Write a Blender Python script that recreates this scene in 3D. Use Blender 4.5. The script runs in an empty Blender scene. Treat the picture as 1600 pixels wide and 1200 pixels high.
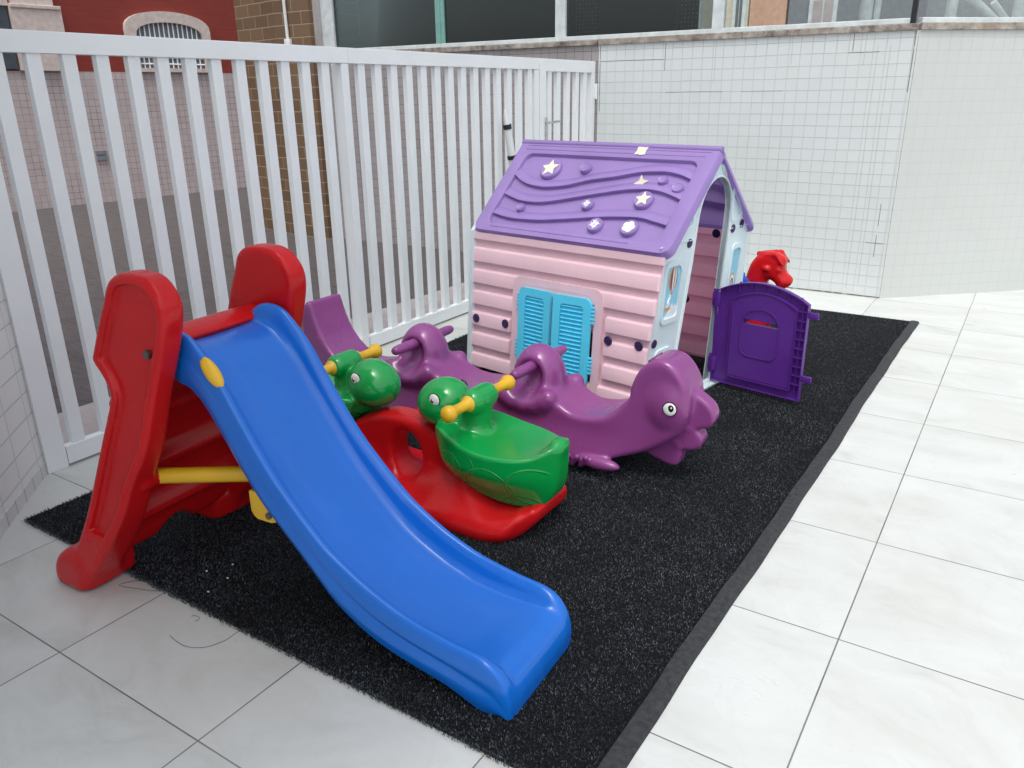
import bpy, bmesh, math, random
import numpy as np
from mathutils import Vector, Matrix
random.seed(7); rng = np.random.default_rng(7)
PI = math.pi
scn = bpy.context.scene
COL = scn.collection

# ------------------------------------------------------------------ helpers: objects
def tag(o, label=None, cat=None, group=None, kind=None):
    if label: o['label'] = label
    if cat: o['category'] = cat
    if group: o['group'] = group
    if kind: o['kind'] = kind
    return o

def thing(name, label, cat, loc=(0, 0, 0), rz=0.0, group=None):
    o = bpy.data.objects.new(name, None); COL.objects.link(o)
    o.empty_display_size = 0.1
    o.location = loc; o.rotation_euler = (0, 0, rz)
    return tag(o, label, cat, group)

def link(name, me, mat, parent=None, smooth=None):
    o = bpy.data.objects.new(name, me); COL.objects.link(o)
    mats = mat if isinstance(mat, (list, tuple)) else [mat]
    for m in mats: me.materials.append(m)
    if parent: o.parent = parent
    if smooth is not None:
        me.polygons.foreach_set('use_smooth', [smooth] * len(me.polygons))
        if smooth == True: pass
    return o

def auto_smooth(o, ang=35):
    me = o.data
    me.polygons.foreach_set('use_smooth', [True] * len(me.polygons))
    try: me.set_sharp_from_angle(angle=math.radians(ang))
    except Exception: pass
    return o

class MB:
    """collects shapes for ONE mesh"""
    def __init__(self): self.v = []; self.f = []; self.m = []
    def add(self, vs, fs, mi=0, M=None):
        b = len(self.v)
        for p in vs:
            p = Vector(p)
            if M is not None: p = M @ p
            self.v.append(tuple(p))
        for f in fs: self.f.append(tuple(b + i for i in f)); self.m.append(mi)
    def box(self, lo, hi, mi=0, M=None, bev=0.0):
        bm = bmesh.new()
        (x0, y0, z0), (x1, y1, z1) = lo, hi
        vs = [bm.verts.new(p) for p in [(x0,y0,z0),(x1,y0,z0),(x1,y1,z0),(x0,y1,z0),(x0,y0,z1),(x1,y0,z1),(x1,y1,z1),(x0,y1,z1)]]
        for f in [(0,3,2,1),(4,5,6,7),(0,1,5,4),(1,2,6,5),(2,3,7,6),(3,0,4,7)]: bm.faces.new([vs[i] for i in f])
        if bev > 0:
            bmesh.ops.bevel(bm, geom=bm.edges[:] + bm.verts[:], offset=bev, segments=2, affect='EDGES', profile=0.5)
        self.bm(bm, mi, M); bm.free()
    def bm(self, bm, mi=0, M=None):
        bm.verts.ensure_lookup_table(); bm.verts.index_update()
        self.add([v.co[:] for v in bm.verts], [[v.index for v in f.verts] for f in bm.faces], mi, M)
    def prism(self, pts, h0, h1, mi=0, M=None, bev=0.0):
        """polygon pts (x,y) extruded along z h0..h1"""
        bm = bmesh.new()
        a = [bm.verts.new((x, y, h0)) for x, y in pts]; b = [bm.verts.new((x, y, h1)) for x, y in pts]
        n = len(pts)
        bm.faces.new(a[::-1]); top = bm.faces.new(b)
        for i in range(n): bm.faces.new((a[i], a[(i+1) % n], b[(i+1) % n], b[i]))
        if bev > 0:
            bmesh.ops.bevel(bm, geom=list(top.edges), offset=bev, segments=2, affect='EDGES', profile=0.5)
        bmesh.ops.recalc_face_normals(bm, faces=bm.faces[:])
        self.bm(bm, mi, M); bm.free()
    def ring_prism(self, outer, inner, h0, h1, mi=0, M=None):
        """frame between two outlines with equal point counts"""
        n = len(outer); vs = []
        for h in (h0, h1):
            vs += [(x, y, h) for x, y in outer] + [(x, y, h) for x, y in inner]
        fs = []
        for i in range(n):
            j = (i + 1) % n
            fs += [(i, j, 2*n+j, 2*n+i), (n+j, n+i, 3*n+i, 3*n+j), (2*n+i, 2*n+j, 3*n+j, 3*n+i), (j, i, n+i, n+j)]
        self.add(vs, fs, mi, M)
    def tube(self, pts, r, seg=10, mi=0, M=None, cap=True):
        pts = [Vector(p) for p in pts]; n = len(pts)
        rs = r if isinstance(r, (list, tuple)) else [r] * n
        vs = []; fs = []; up = None
        for i, p in enumerate(pts):
            t = (pts[min(i+1, n-1)] - pts[max(i-1, 0)]).normalized()
            if up is None:
                up = Vector((0, 0, 1)) if abs(t.z) < 0.9 else Vector((1, 0, 0))
            a = t.cross(up); a.normalize(); b = a.cross(t); b.normalize(); up = b
            for k in range(seg):
                an = 2*PI*k/seg
                vs.append(p + (a*math.cos(an) + b*math.sin(an)) * rs[i])
        for i in range(n-1):
            for k in range(seg):
                k2 = (k+1) % seg
                fs.append((i*seg+k, i*seg+k2, (i+1)*seg+k2, (i+1)*seg+k))
        if cap: fs.append(tuple(range(seg))[::-1]); fs.append(tuple((n-1)*seg+k for k in range(seg)))
        self.add(vs, fs, mi, M)
    def lathe(self, prof, seg=20, mi=0, M=None):
        """profile (r,z) turned round z; r=0 ends close"""
        vs = []; fs = []
        for r, z in prof:
            for k in range(seg): vs.append((max(r, 1e-5)*math.cos(2*PI*k/seg), max(r, 1e-5)*math.sin(2*PI*k/seg), z))
        n = len(prof)
        for i in range(n-1):
            for k in range(seg):
                k2 = (k+1) % seg; fs.append((i*seg+k, i*seg+k2, (i+1)*seg+k2, (i+1)*seg+k))
        fs.append(tuple(range(seg))[::-1]); fs.append(tuple((n-1)*seg+k for k in range(seg)))
        self.add(vs, fs, mi, M)
    def ball(self, c, r, seg=16, mi=0, M=None):
        rx, ry, rz = r if isinstance(r, (tuple, list)) else (r, r, r)
        T = Matrix.Translation(c) @ Matrix.Diagonal((rx, ry, rz, 1))
        if M is not None: T = M @ T
        self.lathe([(math.sin(PI*i/10), -math.cos(PI*i/10)) for i in range(11)], seg, mi, T)
    def build(self, name, mat, parent=None, smooth=35):
        me = bpy.data.meshes.new(name); me.from_pydata(self.v, [], self.f)
        me.polygons.foreach_set('material_index', self.m); me.validate(); me.update()
        o = link(name, me, mat, parent)
        if smooth: auto_smooth(o, smooth)
        return o

def basis(o, ex, ey, ez):
    M = Matrix.Identity(4)
    for i, e in enumerate((ex, ey, ez)):
        for r in range(3): M[r][i] = e[r]
    for r in range(3): M[r][3] = o[r]
    return M

def smooth_poly(pts, n=6, closed=True):
    """Catmull-Rom through the points"""
    P = [np.array(p, float) for p in pts]; N = len(P); out = []
    rngi = range(N) if closed else range(N-1)
    for i in rngi:
        p0 = P[(i-1) % N] if closed or i > 0 else P[0]
        p1 = P[i]; p2 = P[(i+1) % N]
        p3 = P[(i+2) % N] if closed or i+2 < N else P[-1]
        for k in range(n):
            t = k/n
            out.append(0.5*((2*p1)+(-p0+p2)*t+(2*p0-5*p1+4*p2-p3)*t*t+(-p0+3*p1-3*p2+p3)*t**3))
    if not closed: out.append(P[-1])
    return np.array(out)

def round_rect(x0, y0, x1, y1, r, n=5):
    rr = r if isinstance(r, (list, tuple)) else [r]*4   # bl br tr tl
    pts = []
    for (cx, cy, a0, q) in ((x0, y0, PI, 0), (x1, y0, 1.5*PI, 1), (x1, y1, 0, 2), (x0, y1, .5*PI, 3)):
        r_ = max(rr[q], 1e-4)
        ox = cx + (r_ if cx == x0 else -r_); oy = cy + (r_ if cy == y0 else -r_)
        for k in range(n+1):
            a = a0 + .5*PI*k/n
            pts.append((ox + r_*math.cos(a), oy + r_*math.sin(a)))
    return pts

# ------------------------------------------------------------------ helpers: moulded plastic (distance fields -> one smooth skin)
def sd_poly(x, z, poly):
    x, z = np.broadcast_arrays(x, z); sh = x.shape; x = x.ravel(); z = z.ravel()
    d = np.full(x.shape, 1e9); s = np.ones(x.shape); n = len(poly)
    for i in range(n):
        ax, az = poly[i]; bx, bz = poly[i-1]
        ex, ez = bx-ax, bz-az; wx, wz = x-ax, z-az
        h = np.clip((wx*ex+wz*ez)/(ex*ex+ez*ez+1e-12), 0, 1)
        d = np.minimum(d, (wx-ex*h)**2+(wz-ez*h)**2)
        c1 = z >= az; c2 = z < bz; c3 = ex*wz > ez*wx
        m = (c1 & c2 & c3) | (~c1 & ~c2 & ~c3)
        s = np.where(m, -s, s)
    return (s*np.sqrt(d)).reshape(sh)
def extrude(d2, w, r):
    a = d2 + r; b = w + r
    return np.minimum(np.maximum(a, b), 0) + np.sqrt(np.maximum(a, 0)**2 + np.maximum(b, 0)**2) - r
def smin(a, b, k):
    h = np.clip(.5+.5*(b-a)/k, 0, 1); return b*(1-h)+a*h-k*h*(1-h)
def smax(a, b, k): return -smin(-a, -b, k)
def sd_ell(x, y, z, c, r):
    px, py, pz = (x-c[0])/r[0], (y-c[1])/r[1], (z-c[2])/r[2]
    k0 = np.sqrt(px**2+py**2+pz**2)
    k1 = np.sqrt((px/r[0])**2+(py/r[1])**2+(pz/r[2])**2)+1e-9
    return k0*(k0-1)/k1
def sd_cap(x, y, z, a, b, ra, rb=None):
    rb = ra if rb is None else rb
    a = np.array(a, float); b = np.array(b, float); e = b-a
    h = np.clip(((x-a[0])*e[0]+(y-a[1])*e[1]+(z-a[2])*e[2])/(e@e), 0, 1)
    return np.sqrt((x-a[0]-e[0]*h)**2+(y-a[1]-e[1]*h)**2+(z-a[2]-e[2]*h)**2)-(ra+(rb-ra)*h)
def sstep(a, b, x):
    t = np.clip((x-a)/(b-a), 0, 1); return t*t*(3-2*t)

def skin(name, f, lo, hi, h, mat, parent=None):
    """surface nets on the grid, then snapped to the field"""
    n = [int(math.ceil((hi[i]-lo[i])/h))+1 for i in range(3)]
    X = lo[0]+h*np.arange(n[0]).reshape(-1, 1, 1); Y = lo[1]+h*np.arange(n[1]).reshape(1, -1, 1); Z = lo[2]+h*np.arange(n[2]).reshape(1, 1, -1)
    F = np.broadcast_to(f(X, Y, Z), n).astype(np.float64)
    S = F < 0
    cs = [S[i:n[0]-1+i, j:n[1]-1+j, k:n[2]-1+k] for i in (0,1) for j in (0,1) for k in (0,1)]
    cnt = sum(c.astype(int) for c in cs)
    act = (cnt > 0) & (cnt < 8)
    idx = -np.ones(act.shape, int); ii = np.argwhere(act); idx[act] = np.arange(len(ii))
    acc = np.zeros((len(ii), 3)); w = np.zeros(len(ii))
    cor = [(i, j, k) for i in (0,1) for j in (0,1) for k in (0,1)]
    for a in cor:
        for ax in range(3):
            if a[ax]: continue
            b = list(a); b[ax] = 1
            fa = F[ii[:,0]+a[0], ii[:,1]+a[1], ii[:,2]+a[2]]; fb = F[ii[:,0]+b[0], ii[:,1]+b[1], ii[:,2]+b[2]]
            m = (fa < 0) != (fb < 0)
            t = np.where(m, fa/(np.where(m, fa-fb, 1)), 0)
            p = np.tile(np.array(a, float), (len(ii), 1)); p[:, ax] += t
            acc[m] += p[m]; w[m] += 1
    V = np.array(lo)+h*(ii+acc/w[:, None])
    faces = []
    for ax in range(3):
        o1, o2 = [(1,2),(2,0),(0,1)][ax]
        sl0 = [slice(None)]*3; sl1 = [slice(None)]*3
        sl0[ax] = slice(0, n[ax]-1); sl1[ax] = slice(1, n[ax])
        A = S[tuple(sl0)]; B = S[tuple(sl1)]
        e = np.argwhere(A != B)
        e = e[(e[:, o1] > 0) & (e[:, o2] > 0) & (e[:, o1] < n[o1]-1) & (e[:, o2] < n[o2]-1)]
        flip = A[e[:,0], e[:,1], e[:,2]]
        d1 = np.zeros(3, int); d1[o1] = 1; d2 = np.zeros(3, int); d2[o2] = 1
        q = [idx[tuple((e-x).T)] for x in (0*d1, d1, d1+d2, d2)]
        Q = np.stack(q, 1); Q[~flip] = Q[~flip][:, ::-1]
        # orientation: inside->outside along +ax is 'flip'
        faces.append(Q[:, ::-1] if False else Q)
    Q = np.concatenate(faces)
    Q = Q[(Q >= 0).all(1)]
    eps = h*.25
    for _ in range(3):
        g0 = f(V[:,0], V[:,1], V[:,2])
        G = np.stack([f(V[:,0]+(eps if i==0 else 0), V[:,1]+(eps if i==1 else 0), V[:,2]+(eps if i==2 else 0))-g0 for i in range(3)], 1)/eps
        st = -(g0/np.maximum((G**2).sum(1), .2))[:, None]*G
        L = np.linalg.norm(st, axis=1, keepdims=True); st *= np.minimum(1, .6*h/np.maximum(L, 1e-9))
        V = V+st
    me = bpy.data.meshes.new(name)
    me.from_pydata(V.tolist(), [], Q.tolist()); me.update()
    # make sure normals point out
    bm = bmesh.new(); bm.from_mesh(me); bmesh.ops.recalc_face_normals(bm, faces=bm.faces[:]); bm.to_mesh(me); bm.free()
    o = link(name, me, mat, parent)
    me.polygons.foreach_set('use_smooth', [True]*len(me.polygons))
    return o

# ------------------------------------------------------------------ materials
def new_mat(name):
    m = bpy.data.materials.new(name); m.use_nodes = True
    nt = m.node_tree; b = nt.nodes['Principled BSDF']
    return m, nt, b
def N(nt, t, **kw):
    n = nt.nodes.new(t)
    for k, v in kw.items():
        if k in ('operation','blend_type','data_type','feature','distance','noise_dimensions','voronoi_dimensions','wave_type','bands_direction','mode','offset','squash','offset_frequency','interpolation_type'): setattr(n, k, v)
        else: n.inputs[k].default_value = v
    return n
def L(nt, a, b): nt.links.new(a, b)
def coords(nt, scale=(1,1,1), kind='Object', loc=(0,0,0), rot=(0,0,0)):
    tc = nt.nodes.new('ShaderNodeTexCoord'); mp = nt.nodes.new('ShaderNodeMapping')
    mp.inputs['Scale'].default_value = scale; mp.inputs['Location'].default_value = loc; mp.inputs['Rotation'].default_value = rot
    L(nt, tc.outputs[kind], mp.inputs['Vector']); return mp.outputs['Vector']
def ramp(nt, fac, stops):
    r = nt.nodes.new('ShaderNodeValToRGB'); e = r.color_ramp.elements
    while len(e) < len(stops): e.new(.5)
    for i, (p, c) in enumerate(stops):
        e[i].position = p; e[i].color = c if len(c) == 4 else (*c, 1)
    L(nt, fac, r.inputs['Fac']); return r.outputs['Color']
def mix(nt, fac, a, b, bt='MIX'):
    m = nt.nodes.new('ShaderNodeMix'); m.data_type = 'RGBA'; m.blend_type = bt
    for s, v in ((0, fac), (6, a), (7, b)):
        if hasattr(v, 'is_linked') or hasattr(v, 'links'): L(nt, v, m.inputs[s])
        else: m.inputs[s].default_value = v if s == 0 else (*v, 1) if len(v) == 3 else v
    return m.outputs[2]
def bump(nt, b, h, strength=.2, dist=.01, prev=None):
    n = nt.nodes.new('ShaderNodeBump'); n.inputs['Strength'].default_value = strength; n.inputs['Distance'].default_value = dist
    L(nt, h, n.inputs['Height'])
    if prev is not None: L(nt, prev, n.inputs['Normal'])
    L(nt, n.outputs['Normal'], b.inputs['Normal']); return n.outputs['Normal']
def g3(v): return (v, v, v, 1)

def plastic(name, col, rough=.34, var=.07, grain=.05, coat=0.0, dirt=.0, spec=.5, thin=0.0, streak=0.0):
    m, nt, b = new_mat(name)
    v = coords(nt)
    n1 = N(nt, 'ShaderNodeTexNoise', Scale=3.0, Detail=5.0, Roughness=.6); L(nt, v, n1.inputs['Vector'])
    dark = tuple(c*(1-var) for c in col); lite = tuple(min(1, c*(1+var)+.004) for c in col)
    c = ramp(nt, n1.outputs['Fac'], [(.3, dark), (.7, lite)])
    # fine scuffs: thin pale scratches of the material itself
    n3 = N(nt, 'ShaderNodeTexNoise', Scale=11.0, Detail=8.0, Roughness=.72); L(nt, v, n3.inputs['Vector'])
    sc = ramp(nt, n3.outputs['Fac'], [(.60, g3(0)), (.75, g3(.025+dirt))])
    c = mix(nt, sc, c, tuple(.55*x+.12 for x in col))
    if streak > 0:      # wear drawn along the run of the slide
        vs_ = coords(nt, (1.3, 17, 1.3)); n9 = N(nt, 'ShaderNodeTexNoise', Scale=1.6, Detail=5.0, Roughness=.6); L(nt, vs_, n9.inputs['Vector'])
        c = mix(nt, ramp(nt, n9.outputs['Fac'], [(.50, g3(0)), (.72, g3(streak))]), c, (.30, .38, .62))
    L(nt, c, b.inputs['Base Color'])
    r = ramp(nt, n1.outputs['Fac'], [(.3, g3(rough*.85)), (.7, g3(min(1, rough*1.2)))])
    L(nt, r, b.inputs['Roughness'])
    n2 = N(nt, 'ShaderNodeTexNoise', Scale=160.0, Detail=2.0); L(nt, v, n2.inputs['Vector'])
    nn = bump(nt, b, n2.outputs['Fac'], grain*.4, .002)
    n4 = N(nt, 'ShaderNodeTexNoise', Scale=5.0, Detail=1.0); L(nt, v, n4.inputs['Vector'])
    bump(nt, b, n4.outputs['Fac'], .05, .02, nn)
    b.inputs['Coat Weight'].default_value = coat; b.inputs['Coat Roughness'].default_value = .10; b.inputs['Specular IOR Level'].default_value = spec
    if thin > 0:      # thin moulding lets some daylight through
        tl = nt.nodes.new('ShaderNodeBsdfTranslucent'); L(nt, c, tl.inputs[0]); ms = nt.nodes.new('ShaderNodeMixShader'); ms.inputs[0].default_value = thin
        L(nt, b.outputs[0], ms.inputs[1]); L(nt, tl.outputs[0], ms.inputs[2]); L(nt, ms.outputs[0], nt.nodes['Material Output'].inputs[0])
    return m

M = {}
M['red'] = plastic('red_plastic', (.53, .006, .009), .25, spec=.30)
M['blue'] = plastic('blue_plastic', (.003, .135, .58), .22, coat=.12, spec=.5, streak=.03)
M['yellow'] = plastic('yellow_plastic', (.72, .42, .015), .33)
M['purple'] = plastic('plum_plastic', (.235, .052, .215), .25, coat=.10, spec=.55)
M['roof'] = plastic('lilac_plastic', (.38, .26, .60), .19, spec=.6, thin=.25)
M['door'] = plastic('violet_plastic', (.10, .020, .25), .42)
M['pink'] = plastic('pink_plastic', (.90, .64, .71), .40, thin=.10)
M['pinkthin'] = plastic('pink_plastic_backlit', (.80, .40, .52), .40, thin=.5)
M['paleblue'] = plastic('pale_blue_plastic', (.64, .76, .79), .40)
M['cyan'] = plastic('cyan_plastic', (.10, .68, .95), .34)
M['whiteplastic'] = plastic('white_plastic', (.74, .76, .76), .40)
M['screw'] = plastic('screw_plastic', (.045, .02, .10), .45)
M['whitemetal'] = plastic('white_paint', (.82, .86, .87), .36, .03)
M['black'] = plastic('black_plastic', (.012, .012, .014), .4)
M['bluegrip'] = plastic('blue_grip', (.01, .10, .55), .3)

def turtle_mat():
    m, nt, b = new_mat('green_plastic')
    v = coords(nt)
    n1 = N(nt, 'ShaderNodeTexNoise', Scale=4.0, Detail=4.0); L(nt, v, n1.inputs['Vector'])
    L(nt, ramp(nt, n1.outputs['Fac'], [(.3, (.002, .28, .05)), (.7, (.003, .34, .07))]), b.inputs['Base Color'])
    b.inputs['Roughness'].default_value = .20; b.inputs['Coat Weight'].default_value = .25; b.inputs['Coat Roughness'].default_value = .1
    # moulded scale arcs, below the rim of the shell only
    mp = coords(nt, (1, 0, 1)); e = None
    for (a_, z_, r_) in ((.455, .175, .085), (.30, .225, .055), (.365, .255, .045), (.60, .20, .075), (.38, .10, .075), (.56, .075, .085), (.255, .27, .035)):
        ds_ = N(nt, 'ShaderNodeVectorMath', operation='DISTANCE'); L(nt, mp, ds_.inputs[0]); ds_.inputs[1].default_value = (a_, 0, z_)
        cm = N(nt, 'ShaderNodeMath', operation='SUBTRACT'); L(nt, ds_.outputs['Value'], cm.inputs[0]); cm.inputs[1].default_value = r_
        ab = N(nt, 'ShaderNodeMath', operation='ABSOLUTE'); L(nt, cm.outputs[0], ab.inputs[0])
        mr = N(nt, 'ShaderNodeMapRange'); mr.inputs['From Min'].default_value = .0045; mr.inputs['From Max'].default_value = .0015; L(nt, ab.outputs[0], mr.inputs['Value'])
        if e is None: e = mr.outputs[0]
        else:
            mxx = N(nt, 'ShaderNodeMath', operation='MAXIMUM'); L(nt, e, mxx.inputs[0]); L(nt, mr.outputs[0], mxx.inputs[1]); e = mxx.outputs[0]
    sx = nt.nodes.new('ShaderNodeSeparateXYZ'); L(nt, v, sx.inputs[0])
    mz = N(nt, 'ShaderNodeMapRange'); mz.inputs['From Min'].default_value = .285; mz.inputs['From Max'].default_value = .265; L(nt, sx.outputs['Z'], mz.inputs['Value'])
    mx_ = N(nt, 'ShaderNodeMapRange'); mx_.inputs['From Min'].default_value = .655; mx_.inputs['From Max'].default_value = .63; L(nt, sx.outputs['X'], mx_.inputs['Value'])
    mm_ = N(nt, 'ShaderNodeMath', operation='MULTIPLY'); L(nt, mz.outputs[0], mm_.inputs[0]); L(nt, mx_.outputs[0], mm_.inputs[1])
    mul = N(nt, 'ShaderNodeMath', operation='MULTIPLY'); L(nt, e, mul.inputs[0]); L(nt, mm_.outputs[0], mul.inputs[1])
    bump(nt, b, mul.outputs[0], .5, .008)
    return m
M['green'] = turtle_mat()

def simple(name, col, rough=.5, metal=0.0):
    m, nt, b = new_mat(name); b.inputs['Base Color'].default_value = (*col, 1); b.inputs['Roughness'].default_value = rough; b.inputs['Metallic'].default_value = metal
    v = coords(nt); n = N(nt, 'ShaderNodeTexNoise', Scale=14.0, Detail=4.0); L(nt, v, n.inputs['Vector'])
    L(nt, ramp(nt, n.outputs['Fac'], [(.3, tuple(c*.85 for c in col)), (.7, tuple(min(1, c*1.1) for c in col))]), b.inputs['Base Color'])
    return m
M['eye_white'] = simple('eye_white', (.82, .82, .78), .25)
M['eye_black'] = simple('eye_black', (.01, .01, .01), .2)
M['steel'] = simple('steel', (.62, .62, .60), .25, 1.0)
M['bolt'] = simple('bolt_steel', (.18, .18, .17), .4, .9)
M['foil'] = simple('pale_foil_sticker', (.85, .80, .62), .3)
M['printwhite'] = simple('print_white', (.82, .84, .86), .5)
M['printblue'] = simple('print_blue', (.28, .60, .76), .5)
M['printgold'] = simple('print_gold', (.62, .36, .08), .5)
M['printplum'] = simple('print_plum', (.23, .07, .16), .5)
M['thread'] = simple('black_thread', (.012, .012, .013), .8)
M['crumb'] = simple('white_crumb', (.75, .75, .72), .8)
M['beam'] = simple('white_steel_paint', (.86, .88, .89), .4)

def floor_mat():
    m, nt, b = new_mat('marble_tile')
    tc = nt.nodes.new('ShaderNodeTexCoord')
    mp = nt.nodes.new('ShaderNodeMapping'); mp.inputs['Location'].default_value = (.2424, -.8287-.0, 0)
    L(nt, tc.outputs['Object'], mp.inputs['Vector'])
    br = N(nt, 'ShaderNodeTexBrick', offset=0.0, squash=1.0)
    br.inputs['Scale'].default_value = 1.0; br.inputs['Brick Width'].default_value = .603; br.inputs['Row Height'].default_value = .5965
    br.inputs['Mortar Size'].default_value = .0023; br.inputs['Mortar Smooth'].default_value = .3; br.inputs['Bias'].default_value = 0
    br.inputs['Color1'].default_value = g3(0); br.inputs['Color2'].default_value = g3(1); br.inputs['Mortar'].default_value = g3(.5)
    L(nt, mp.outputs[0], br.inputs['Vector'])
    # each tile has its own piece of marble: shift the vein pattern by the tile's own value
    cmb = N(nt, 'ShaderNodeVectorMath', operation='MULTIPLY_ADD'); L(nt, br.outputs['Color'], cmb.inputs[0]); cmb.inputs[1].default_value = (9.1, 5.3, 2.7); L(nt, mp.outputs[0], cmb.inputs[2])
    w = N(nt, 'ShaderNodeTexNoise', Scale=1.6, Detail=4.0); L(nt, cmb.outputs[0], w.inputs['Vector'])
    va = N(nt, 'ShaderNodeVectorMath', operation='MULTIPLY_ADD'); L(nt, w.outputs['Color'], va.inputs[0]); va.inputs[1].default_value = (.45, .45, .45); L(nt, cmb.outputs[0], va.inputs[2])
    n1 = N(nt, 'ShaderNodeTexNoise', Scale=2.6, Detail=9.0, Roughness=.62, Distortion=.6)
    st = N(nt, 'ShaderNodeMapping'); st.inputs['Scale'].default_value = (.7, 1.6, 1); st.inputs['Rotation'].default_value = (0, 0, .5); L(nt, va.outputs[0], st.inputs['Vector']); L(nt, st.outputs[0], n1.inputs['Vector'])
    c = ramp(nt, n1.outputs['Fac'], [(.30, (.48, .495, .465)), (.45, (.57, .595, .57)), (.60, (.615, .645, .625))])
    n2 = N(nt, 'ShaderNodeTexNoise', Scale=3.3, Detail=7.0, Distortion=1.5, Roughness=.55); L(nt, va.outputs[0], n2.inputs['Vector'])
    vein = ramp(nt, n2.outputs['Fac'], [(.47, g3(0)), (.5, g3(.14)), (.53, g3(0))])
    c = mix(nt, vein, c, (.47, .465, .44))
    # dull grime in patches
    n3 = N(nt, 'ShaderNodeTexNoise', Scale=.9, Detail=5.0); L(nt, mp.outputs[0], n3.inputs['Vector'])
    c = mix(nt, ramp(nt, n3.outputs['Fac'], [(.45, g3(0)), (.70, g3(.48))]), c, (.50, .49, .46))
    n5 = N(nt, 'ShaderNodeTexNoise', Scale=70.0, Detail=2.0); L(nt, mp.outputs[0], n5.inputs['Vector'])
    c = mix(nt, ramp(nt, n5.outputs['Fac'], [(.75, g3(0)), (.80, g3(.45))]), c, (.30, .28, .25))
    n4 = N(nt, 'ShaderNodeTexNoise', Scale=2.2, Detail=3.0); L(nt, mp.outputs[0], n4.inputs['Vector'])
    grout = ramp(nt, n4.outputs['Fac'], [(.35, (.085, .085, .085)), (.65, (.24, .24, .23))])
    c = mix(nt, br.outputs['Fac'], c, grout)
    L(nt, c, b.inputs['Base Color'])
    L(nt, ramp(nt, n1.outputs['Fac'], [(.3, g3(.40)), (.7, g3(.27))]), b.inputs['Roughness'])
    inv = N(nt, 'ShaderNodeMath', operation='SUBTRACT'); inv.inputs[0].default_value = 1; L(nt, br.outputs['Fac'], inv.inputs[1])
    bump(nt, b, inv.outputs[0], .5, .003)
    return m
M['floor'] = floor_mat()

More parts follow.
